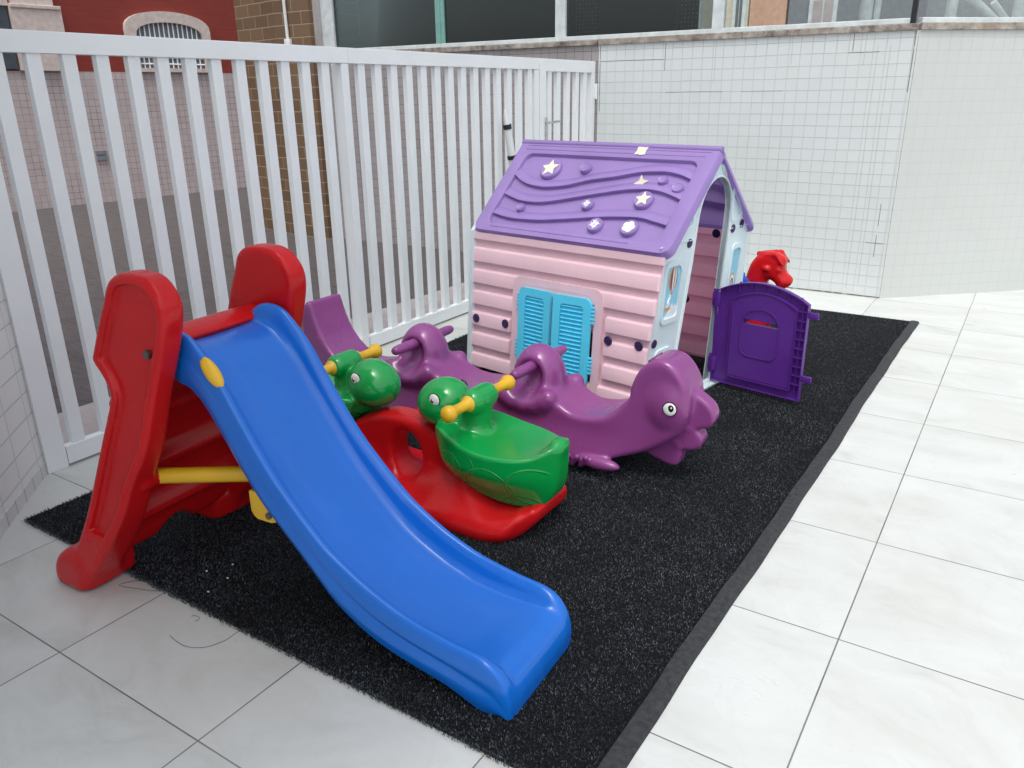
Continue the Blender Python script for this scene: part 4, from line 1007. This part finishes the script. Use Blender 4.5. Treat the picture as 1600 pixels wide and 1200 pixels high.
# roof
ROOF_T = .020
SLO = math.hypot(HW/2, HR-HE)
def roof_M(front):
    s = Vector((0, HW/2, HR-HE)).normalized() if front else Vector((0, -HW/2, HR-HE)).normalized()
    if front: return basis((0, 0, HE), (1, 0, 0), s, Vector((1, 0, 0)).cross(s))
    return basis((HL, HW, HE), (-1, 0, 0), s, Vector((-1, 0, 0)).cross(s))
def roof_panel(front):
    Mx = roof_M(front); mb = MB()
    out = round_rect(-.012, -.03, HL+.012, SLO+.004, [.05, .05, .004, .004], 6); inn = round_rect(.062, .022, 1.092, .487, [.05, .05, .045, .045], 6)
    n = len(out)
    RH = -.016
    rings = [(out, -.042 if front else -.016, 1.0), (out, -.010, 1.0), ([( .5*HL+(x-.5*HL)*.992, .27+(y-.27)*.985) for x, y in out], .0035, 1), ([(.5*HL+(x-.5*HL)*1.012, .255+(y-.255)*1.03) for x, y in inn], .0035, 1), (inn, .001, 1), ([(.5*HL+(x-.5*HL)*.992, .255+(y-.255)*.975) for x, y in inn], RH, 1)]
    vs = []; fs = []
    for pts, h, _ in rings: vs += [(x, y, h) for x, y in pts]
    for i in range(len(rings)-1):
        for j in range(n):
            j2 = (j+1) % n; fs.append((i*n+j, i*n+j2, (i+1)*n+j2, (i+1)*n+j))
    fs.append(tuple((len(rings)-1)*n+j for j in range(n)))
    mb.add(vs, fs, M=Mx)
    # two moulded lines under the ridge and one over the eave
    for y, x0, x1 in ((.512, .04, HL-.05), (.538, .04, HL-.03), (.003, .10, .95)): mb.tube([Mx @ Vector((x0, y, .0032)), Mx @ Vector((x1, y, .0032))], .0028, 6)
    # wavy steps
    W = [[(.05, .345), (.149, .293), (.244, .275), (.322, .274), (.434, .294), (.558, .337), (.686, .366), (.805, .400), (.889, .411), (.961, .413), (1.038, .399), (1.104, .374)],
         [(.05, .216), (.186, .179), (.304, .175), (.401, .191), (.531, .227), (.73, .282), (.853, .304), (.957, .303), (1.044, .281), (1.104, .259)],
         [(.05, .085), (.191, .065), (.356, .068), (.492, .086), (.703, .123), (.805, .137), (.933, .146), (1.015, .134), (1.104, .117)]]
    if not front: W = [[(HL-x, y) for x, y in w_][::-1] for w_ in W]
    for w_ in W:
        p = smooth_poly(w_, 5, False); p = p[(p[:, 0] > .058) & (p[:, 0] < 1.097)]; m = len(p); vs = []
        for x, y in p:
            for dy, h in ((.060, -.0161), (.057, -.0125), (.03, -.004), (.007, .0045), (.002, .0035), (.0025, -.0161)): vs.append((x, min(y+dy, .49), h))
        fs = [(i*6+j, (i+1)*6+j, (i+1)*6+j+1, i*6+j+1) for i in range(m-1) for j in range(5)]
        mb.add(vs, fs, M=Mx)
    return mb.build('roof_panel', M['roof'], house, smooth=40), Mx
rp, RM = roof_panel(True); rp2, _ = roof_panel(False)
mb = MB(); mb.tube([(-.012, HW/2, HR-.006), (HL+.012, HW/2, HR-.006)], .016, 12); mb.build('ridge_cap', M['roof'], house, smooth=50)
def star(n, r0, r1, rot=0): return [((r0 if i % 2 == 0 else r1)*math.cos(rot+PI*i/n), (r0 if i % 2 == 0 else r1)*math.sin(rot+PI*i/n)) for i in range(2*n)]
BT = [(.273, .395, .060, 'star'), (.487, .414, .030, None), (.224, .139, .023, None), (.615, .197, .031, 'worn'), (.721, .085, .039, 'worn'), (.953, .370, .023, None), (1.048, .331, .026, None), (.906, .251, .047, 'star'), (.909, .091, .043, 'flower')]
for x, y, r, kind in BT:
    Mx = RM @ Matrix.Translation((x, y, -.016))
    mb = MB(); mb.lathe([(r*1.03, 0), (r*1.03, .013), (r*.97, .0205), (r*.90, .0225), (r*.82, .0210), (0, .0208)], 28, M=Mx); b_ = mb.build('button', M['roof'], rp, smooth=50)
    mb = None
    if kind == 'star': mb = MB(); mb.prism(star(5, r*.90, r*.42, .45), .0212, .0226, M=Mx)
    elif kind == 'flower':
        mb = MB()
        for k in range(5): mb.prism([(r*.42*math.cos(a)+r*.36*math.cos(1.26*k), r*.36*math.sin(a)+r*.36*math.sin(1.26*k)) for a in np.linspace(0, 2*PI, 12)[:-1]], .0210, .0220+.0001*k, M=Mx)
    elif kind == 'worn':
        mb = MB()
        for k in range(4):
            a0 = 1.57*k+.3; mb.prism(star(4, r*.42, r*.16, k), .0210, .0218+.0001*k, M=Mx @ Matrix.Translation((r*.35*math.cos(a0), r*.35*math.sin(a0), 0)))
    if mb: mb.build('sticker', M['printwhite'] if kind in ('flower', 'worn') else M['foil'], b_, smooth=None)
mb = MB(); mb.prism(star(4, .040, .015, .25), 0, .0012, M=RM @ Matrix.Translation((.842, .352, -.005)) @ Matrix.Rotation(.33, 4, 'X')); mb.build('sticker', M['foil'], rp, smooth=None)
mb = MB(); mb.prism([(-.03, -.027), (-.012, -.021), (.004, -.027), (.03, -.022), (.026, 0), (.03, .024), (.012, .02), (-.006, .026), (-.028, .022), (-.024, 0)], 0, .0012, M=RM @ Matrix.Translation((.760, .529, .0062))); mb.build('sticker', M['foil'], rp, smooth=None)
# door, opened outward at a right angle
dm_o = Vector((1.092, .605, .012))
DM = basis(dm_o, Vector((1, -.035, 0)).normalized(), (0, 0, 1), Vector((1, -.035, 0)).normalized().cross(Vector((0, 0, 1))))
def door_outline(x0, x1, z0, zs, zp, n=14):
    return [(x0, z0), (x1, z0)]+[(x1+(x0-x1)*k/n, zs+(zp-zs)*math.sin(PI*k/n)**.85) for k in range(n+1)]
mb = MB(); DO = door_outline(.012, .488, .012, .487, .555); DI = door_outline(.10, .435, .06, .452, .505)
cxs, czs = .264, .3565
def slot_pt(p):
    a = math.atan2((p[1]-czs), (p[0]-cxs)); k = min(.096/max(1e-6, abs(math.cos(a))), .0115/max(1e-6, abs(math.sin(a))))
    return (cxs+k*math.cos(a), czs+k*math.sin(a))
DOd = []
for i in range(len(DO)):
    (xa, za), (xb, zb) = DO[i], DO[(i+1) % len(DO)]
    for k in range(6): DOd.append((xa+(xb-xa)*k/6, za+(zb-za)*k/6))
mb.ring_prism(DOd, [slot_pt(p) for p in DOd], 0, .006, M=DM)
mb.ring_prism(DO, [(.25+(x-.25)*.985, .27+(y-.27)*.985) for x, y in DO], .006, .026, M=DM)
mb.ring_prism([(.268+(x-.268)*1.02, .27+(y-.27)*1.02) for x, y in DI], DI, .006, .030, M=DM)
# raised middle, with slot
xs0, xs1, zs0, zs1 = .168, .36, .345, .368
mb.box((.104, .064, .006), (.431, zs0, .024), M=DM); mb.box((.104, zs0, .0062), (xs0, zs1, .0241), M=DM); mb.box((xs1, zs0, .0062), (.431, zs1, .0241), M=DM)
mb.prism([(.104, zs1)]+[(.431, zs1)]+[p for p in DI[2:]][0:], .006, .0242, M=DM)
for z in np.linspace(.09, .45, 9): mb.box((.440, z-.0015, .006), (.482, z+.0015, .023), M=DM)
mb.box((.460, .05, .006), (.463, .48, .022), M=DM)
for x in np.linspace(.07, .45, 7): mb.box((x-.0015, .515 if .15 < x < .36 else .49, .006), (x+.0015, .545 if .13 < x < .38 else .515, .022), M=DM)
mb.ring_prism(round_rect(.158, .18, .362, .43, [.05, .05, .09, .09]), round_rect(.164, .186, .356, .424, [.045, .045, .085, .085]), .0243, .029, M=DM)
for z in (.437, .125): mb.box((.484, z-.016, .002), (.535, z+.016, .014), M=DM, bev=.004)
door = mb.build('door', M['door'], house, smooth=30)
for z in (.44, .10):
    hb = MB(); hb.box((-.012, z-.035, .0), (.03, z+.035, .022), M=DM, bev=.004); hb.tube([DM @ Vector((.0, z-.05, .011)), DM @ Vector((.0, z+.05, .011))], .010, 10); hb.build('hinge', M['door'], door)

# ------------------------------------------------------------------ rocking horse behind the house
hs = thing('rocking_horse', 'red plastic rocking horse with blue handle, its head over the violet door', 'rocking horse', (-1.16, 4.50, .0))
HB = smooth_poly([(-.16, .30), (-.155, .40), (-.148, .45), (-.128, .52), (-.092, .571), (-.05, .592), (.003, .592), (.044, .575), (.064, .548), (.060, .510), (.072, .480), (.095, .462), (.106, .440), (.095, .412), (.062, .392), (.035, .398), (.012, .425), (-.018, .438), (-.03, .415), (-.028, .34), (.0, .26), (.0, .20), (-.04, .16), (-.30, .15), (-.52, .18), (-.58, .26), (-.54, .33), (-.42, .30), (-.30, .29)], 4)
def horse_f(x, y, z):
    ay = np.abs(y)
    hw = .062+.05*sstep(.36, .22, z)-.012*sstep(.03, .1, x)
    d = extrude(sd_poly(x, z, HB), ay-hw, .045)
    for k, (a, zz, r) in enumerate(((-.045, .588, .0), (-.02, .590, .02), (.0, .588, .04))):
        d = smin(d, smin(sd_cap(x, ay, z, (a-.05, r, zz-.012), (a+.015, r+.012, zz-.004), .013), sd_cap(x, ay, z, (a+.015, r+.012, zz-.004), (a+.058, r+.022, zz-.055), .013, .008), .01), .008)
    d = smin(d, sd_ell(x, ay, z, (-.03, .062, .505), (.022, .02, .018)), .012)     # ear
    d = smin(d, sd_ell(x, ay, z, (.035, .052, .50), (.02, .012, .012)), .01)
    for lx in (-.08, -.47): d = smin(d, sd_cap(x, ay, z, (lx, .06, .2), (lx+(.05 if lx > -.2 else -.05), .12, .05), .05, .035), .03)
    return d
skin('horse_body', horse_f, (-.66, -.2, -.0), (.14, .2, .64), .009, M['red'], hs)
for s in (-1, 1):
    rk = smooth_poly([(-.72, .10), (-.5, .035), (-.27, .012), (-.05, .03), (.13, .09), (.13, .12), (-.05, .065), (-.27, .05), (-.5, .07), (-.72, .13)], 3)
    mb = MB(); mb.prism([tuple(p) for p in rk], -.02, .02, M=basis((0, s*.12, 0), (1, 0, 0), (0, 0, 1), (0, -1, 0)), bev=.006); mb.build('rocker', M['bluegrip'], hs, smooth=40)
mb = MB(); mb.tube([(-.12, -.15, .44), (-.135, -.06, .425), (-.135, .06, .425), (-.12, .15, .44)], .016, 12); mb.tube([(-.150, -.07, .38), (-.152, -.075, .42), (-.150, -.08, .475)], [.030, .024, .008], 10); mb.tube([(-.15, -.085, .412), (-.085, -.16, .432)], [.018, .014], 10); mb.build('handlebar', M['bluegrip'], hs, smooth=50)

# ------------------------------------------------------------------ glazing over the wall
gz_ = thing('glazing', 'band of tall windows over the tiled wall, dark screens left, clear panes right', 'window', (0, BY+.06, 1.845))
ZG = 1.9
MUL = [(-6.22, .16), (-3.56, .095), (-2.215, .085)]
for x, w_ in MUL:
    mb = MB(); mb.box((x-w_/2, -.01, 0), (x+w_/2, .05, ZG), bev=.003); mb.build('mullion', M['frame'], gz_, smooth=None)
mb = MB(); mb.box((-4.87, 0, .035), (-4.77, .04, ZG)); mb.box((-4.83, -.008, .035), (-4.81, 0, ZG)); mb.build('mullion', M['greenedge'], gz_, smooth=None)
mb = MB(); mb.box((-.90, -.005, 0), (-.868, .03, ZG)); mb.build('mullion', M['black'], gz_, smooth=None)
mb = MB(); mb.box((-6.14, -.006, 0), (-.90, .05, .035), bev=.004); mb.build('sill_rail', M['frame'], gz_, smooth=None)
for x0, x1, mt in ((-6.14, -4.87, 'glassdark'), (-4.77, -3.61, 'glassdark'), (-3.51, -2.26, 'glassdark'), (-2.17, -.90, 'glass')):
    mb = MB(); mb.box((x0, .015, .035), (x1, .023, ZG)); mb.build('pane', M[mt], gz_, smooth=None)
for x0, x1 in ((-5.95, -4.86), (-4.78, -3.72), (-3.30, -2.62)):
    mb = MB(); mb.box((x0, .16, .0), (x1, .17, ZG)); mb.build('screen', M['screen'], gz_, smooth=None)
for x0, x1 in ((-3.71, -3.60), (-3.50, -3.31), (-2.61, -2.43)):
    mb = MB(); mb.box((x0, .155, .0), (x1, .168, ZG)); mb.build('screen', M['brownscreen'], gz_, smooth=None)
mb = MB(); mb.box((-6.1, .30, -.2), (-5.97, .32, ZG)); mb.build('curtain', M['strip'], gz_, smooth=None)
g2 = thing('corner_glazing', 'clear glass panel over the angled white wall at top right', 'window', (-.826, BY+.06, 1.845), math.atan2(3.41, 3.726))
mb = MB(); mb.box((0, -.004, 0), (4.9, .05, .035), bev=.004); mb.build('sill_rail', M['frame'], g2, smooth=None)
mb = MB(); mb.box((.03, .015, .035), (2.2, .023, ZG)); mb.build('pane', M['glass'], g2, smooth=None)
mb = MB(); mb.box((2.21, .015, .035), (4.9, .023, ZG)); mb.build('pane', M['glass'], g2, smooth=None)
# dark room and floor seen through the screened part
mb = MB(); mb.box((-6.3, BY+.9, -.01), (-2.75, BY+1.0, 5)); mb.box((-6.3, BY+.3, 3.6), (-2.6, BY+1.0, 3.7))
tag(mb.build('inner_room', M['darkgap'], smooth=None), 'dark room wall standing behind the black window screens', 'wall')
# white steel truss behind the clear corner glass
tr = thing('steel_truss', 'white tubular steel truss standing behind the corner glass', 'truss', (0, 0, 0))
def strut(name, a, b, r):
    mb = MB(); mb.tube([a, b], r, 14); mb.build(name, M['beam'], tr)
# each member set where it stands, a little behind the glass
strut('post', (-1.275, 6.75, 0), (-1.275, 6.75, 4), .045); strut('post', (-1.20, 6.76, 0), (-1.20, 6.76, 4), .022)
strut('post', (-.74, 6.97, 0), (-.74, 6.97, 4), .038); strut('post', (-.33, 7.35, 0), (-.33, 7.35, 4), .05)
strut('brace', (-.42, 7.26, 1.84), (-.72, 6.99, 2.12), .036); strut('brace', (-.37, 7.31, 1.86), (-.50, 7.19, 2.02), .022)

# ------------------------------------------------------------------ buildings beyond
def block(name, label, x0, y0, x1, y1, h, mat, wins, wm, side=None):
    t = thing(name, label, 'building', (x0, y0, 0), 0, 'houses beyond the clear glass')
    mb = MB(); mb.box((0, 0, -.01), (x1-x0, y1-y0, h)); mb.build('wall', mat, t, smooth=None)
    for (a, z0, w_, h_) in wins:
        mb = MB(); mb.box((a, -.04, z0), (a+w_, .0, z0+h_)); mb.box((a-.05, -.06, z0-.06), (a+w_+.05, -.001, z0-.005)); f = mb.build('window', M['frame'], t, smooth=None)
        mb = MB(); mb.box((a+.06, -.05, z0+.06), (a+w_*.48, -.041, z0+h_-.06)); mb.box((a+w_*.54, -.05, z0+.06), (a+w_-.06, -.041, z0+h_-.06)); mb.build('pane', wm, f, smooth=None)
    return t
M['cream'] = simple('cream_wall', (.60, .55, .42), .8); M['peach'] = simple('peach_wall', (.62, .38, .26), .8); M['greyblock'] = simple('grey_wall', (.20, .22, .24), .7); M['winpane'] = simple('window_glass', (.08, .10, .12), .15)
block('house_block', 'cream house with white framed windows seen through the clear glass', -6.6, 14.0, -4.45, 18, 6.5, M['cream'], [(.35, 2.3, .35, 1.2), (.95, 2.45, .42, 1.2), (1.90, 1.9, .22, 1.4)], M['winpane'])
block('house_block', 'peach coloured house beside the cream one, seen through the clear glass', -4.42, 14.0, -3.84, 18, 6.0, M['peach'], [], M['winpane'])
block('house_block', 'grey block with one pale framed window right of the peach house', -3.80, 14.0, 2.2, 18, 6.4, M['greyblock'], [(.32, 1.7, .42, 1.1)], M['strip'])
block('house_block', 'low grey block behind the white steel truss', 2.4, 13.0, 8.0, 18, 6.4, M['greyblock'], [(.3, 1.5, 1.2, 1.1), (2.2, 1.5, 1.2, 1.1)], M['winpane'])

# brick pillar at the end of the glazing
bp = thing('brick_pillar', 'brown brick pillar beyond the fence at the end of the windows', 'pillar', (-6.83, 6.13, 0), math.radians(0))
mb = MB(); mb.box((0, 0, -.01), (.50, 1.2, 5)); mb.build('front_face', M['brick'], bp, smooth=None)
o = MB(); ang = math.atan2(.20, -.75)
o.box((0, -1.2, -.01), (.80, 0, 5)); q = o.build('side_face', M['brick'], bp, smooth=None); q.rotation_euler = (0, 0, math.atan2(.16, -.78)); q.location = (-.002, 0, 0)
mb = MB(); mb.box((.502, .05, -.01), (.53, .3, 5)); mb.build('plaster_edge', M['strip'], bp, smooth=None)
mb = MB(); mb.tube([(.19, -.02, 1.98), (.16, -.02, 5)], .016, 10); mb.box((.15, -.04, 1.88), (.23, 0, 1.99), bev=.008); mb.build('conduit', M['whiteplastic'], bp)

# red house across the yard
rd = Vector((.122, .9925, 0)); ra = math.atan2(rd.y, rd.x)
rb = thing('red_house', 'red painted house with pinkish tile dado and white arched window, beyond the fence', 'building', (-11.8, 5.4, 0), ra)
# local x runs along the wall; the face looks to local -y (towards the yard)
mb = MB(); mb.box((-5, 0, -.01), (7, 3, 1.81)); mb.build('tile_dado', M['tile_pink'], rb, smooth=None)
mb = MB(); mb.box((-5, .015, 1.812), (7, 3, 6.5)); mb.build('red_wall', M['redwall'], rb, smooth=None)
def arch(x0, x1, z0, zs, zp, n=16, p=.8):
    return [(x0, z0), (x1, z0)]+[(.5*(x0+x1)+.5*(x1-x0)*math.cos(PI*k/n), zs+(zp-zs)*math.sin(PI*k/n)**p) for k in range(n+1)]
FM = basis((0, 0, 0), (1, 0, 0), (0, 0, 1), (0, -1, 0))
AO, AI = arch(2.12, 3.46, 1.815, 2.40, 2.66), arch(2.27, 3.32, 1.87, 2.32, 2.51)
mb = MB(); mb.ring_prism(AO, AI, -.014, .06, M=FM); wf = mb.build('window', M['plaster'], rb, smooth=30)
mb = MB(); mb.prism(AI, -.012, .0, M=FM); mb.build('pane', M['greyblock'], wf, smooth=None)
mb = MB()
for k in range(1, 14):
    x = 2.27+1.05*k/14; zt = 2.32+(.19)*math.sin(math.acos(max(-1, min(1, (x-2.795)/.525))))**.8
    mb.tube([FM @ Vector((x, 1.87, .02)), FM @ Vector((x, zt, .02))], .010, 6)
for z in (1.93, 2.02, 2.12, 2.27): mb.tube([FM @ Vector((2.27, z, .02)), FM @ Vector((3.32, z, .02))], .012, 6)
mb.build('grille', M['whitemetal'], wf)
mb = MB(); mb.box((.62, -.08, 1.815), (1.26, .02, 2.62)); mb.box((.66, -.06, 2.60), (1.18, .02, 4.5)); mb.box((.62, -.10, 2.58), (1.26, .02, 2.63), bev=.01); mb.build('pilaster', M['plaster'], rb, smooth=None)
mb = MB(); mb.box((-.55, -.03, 1.83), (.60, .02, 2.60)); d_ = mb.build('dark_window', M['winpane'], rb, smooth=None)
mb = MB(); mb.box((-.6, -.05, 2.60), (.62, .02, 2.70)); mb.box((.42, -.05, 2.70), (.50, .02, 4.0)); mb.build('frame', M['plaster'], d_, smooth=None)
mb = MB(); mb.box((1.40, -.03, .67), (1.55, 0, .74), bev=.01); mb.box((1.405, -.035, .60), (1.545, -.001, .665)); mb.build('wall_vent', M['greyblock'], rb, smooth=None)
mb = MB(); mb.box((4.0, -.03, 2.86), (7, .02, 2.93)); mb.build('band', M['plaster'], rb, smooth=None)
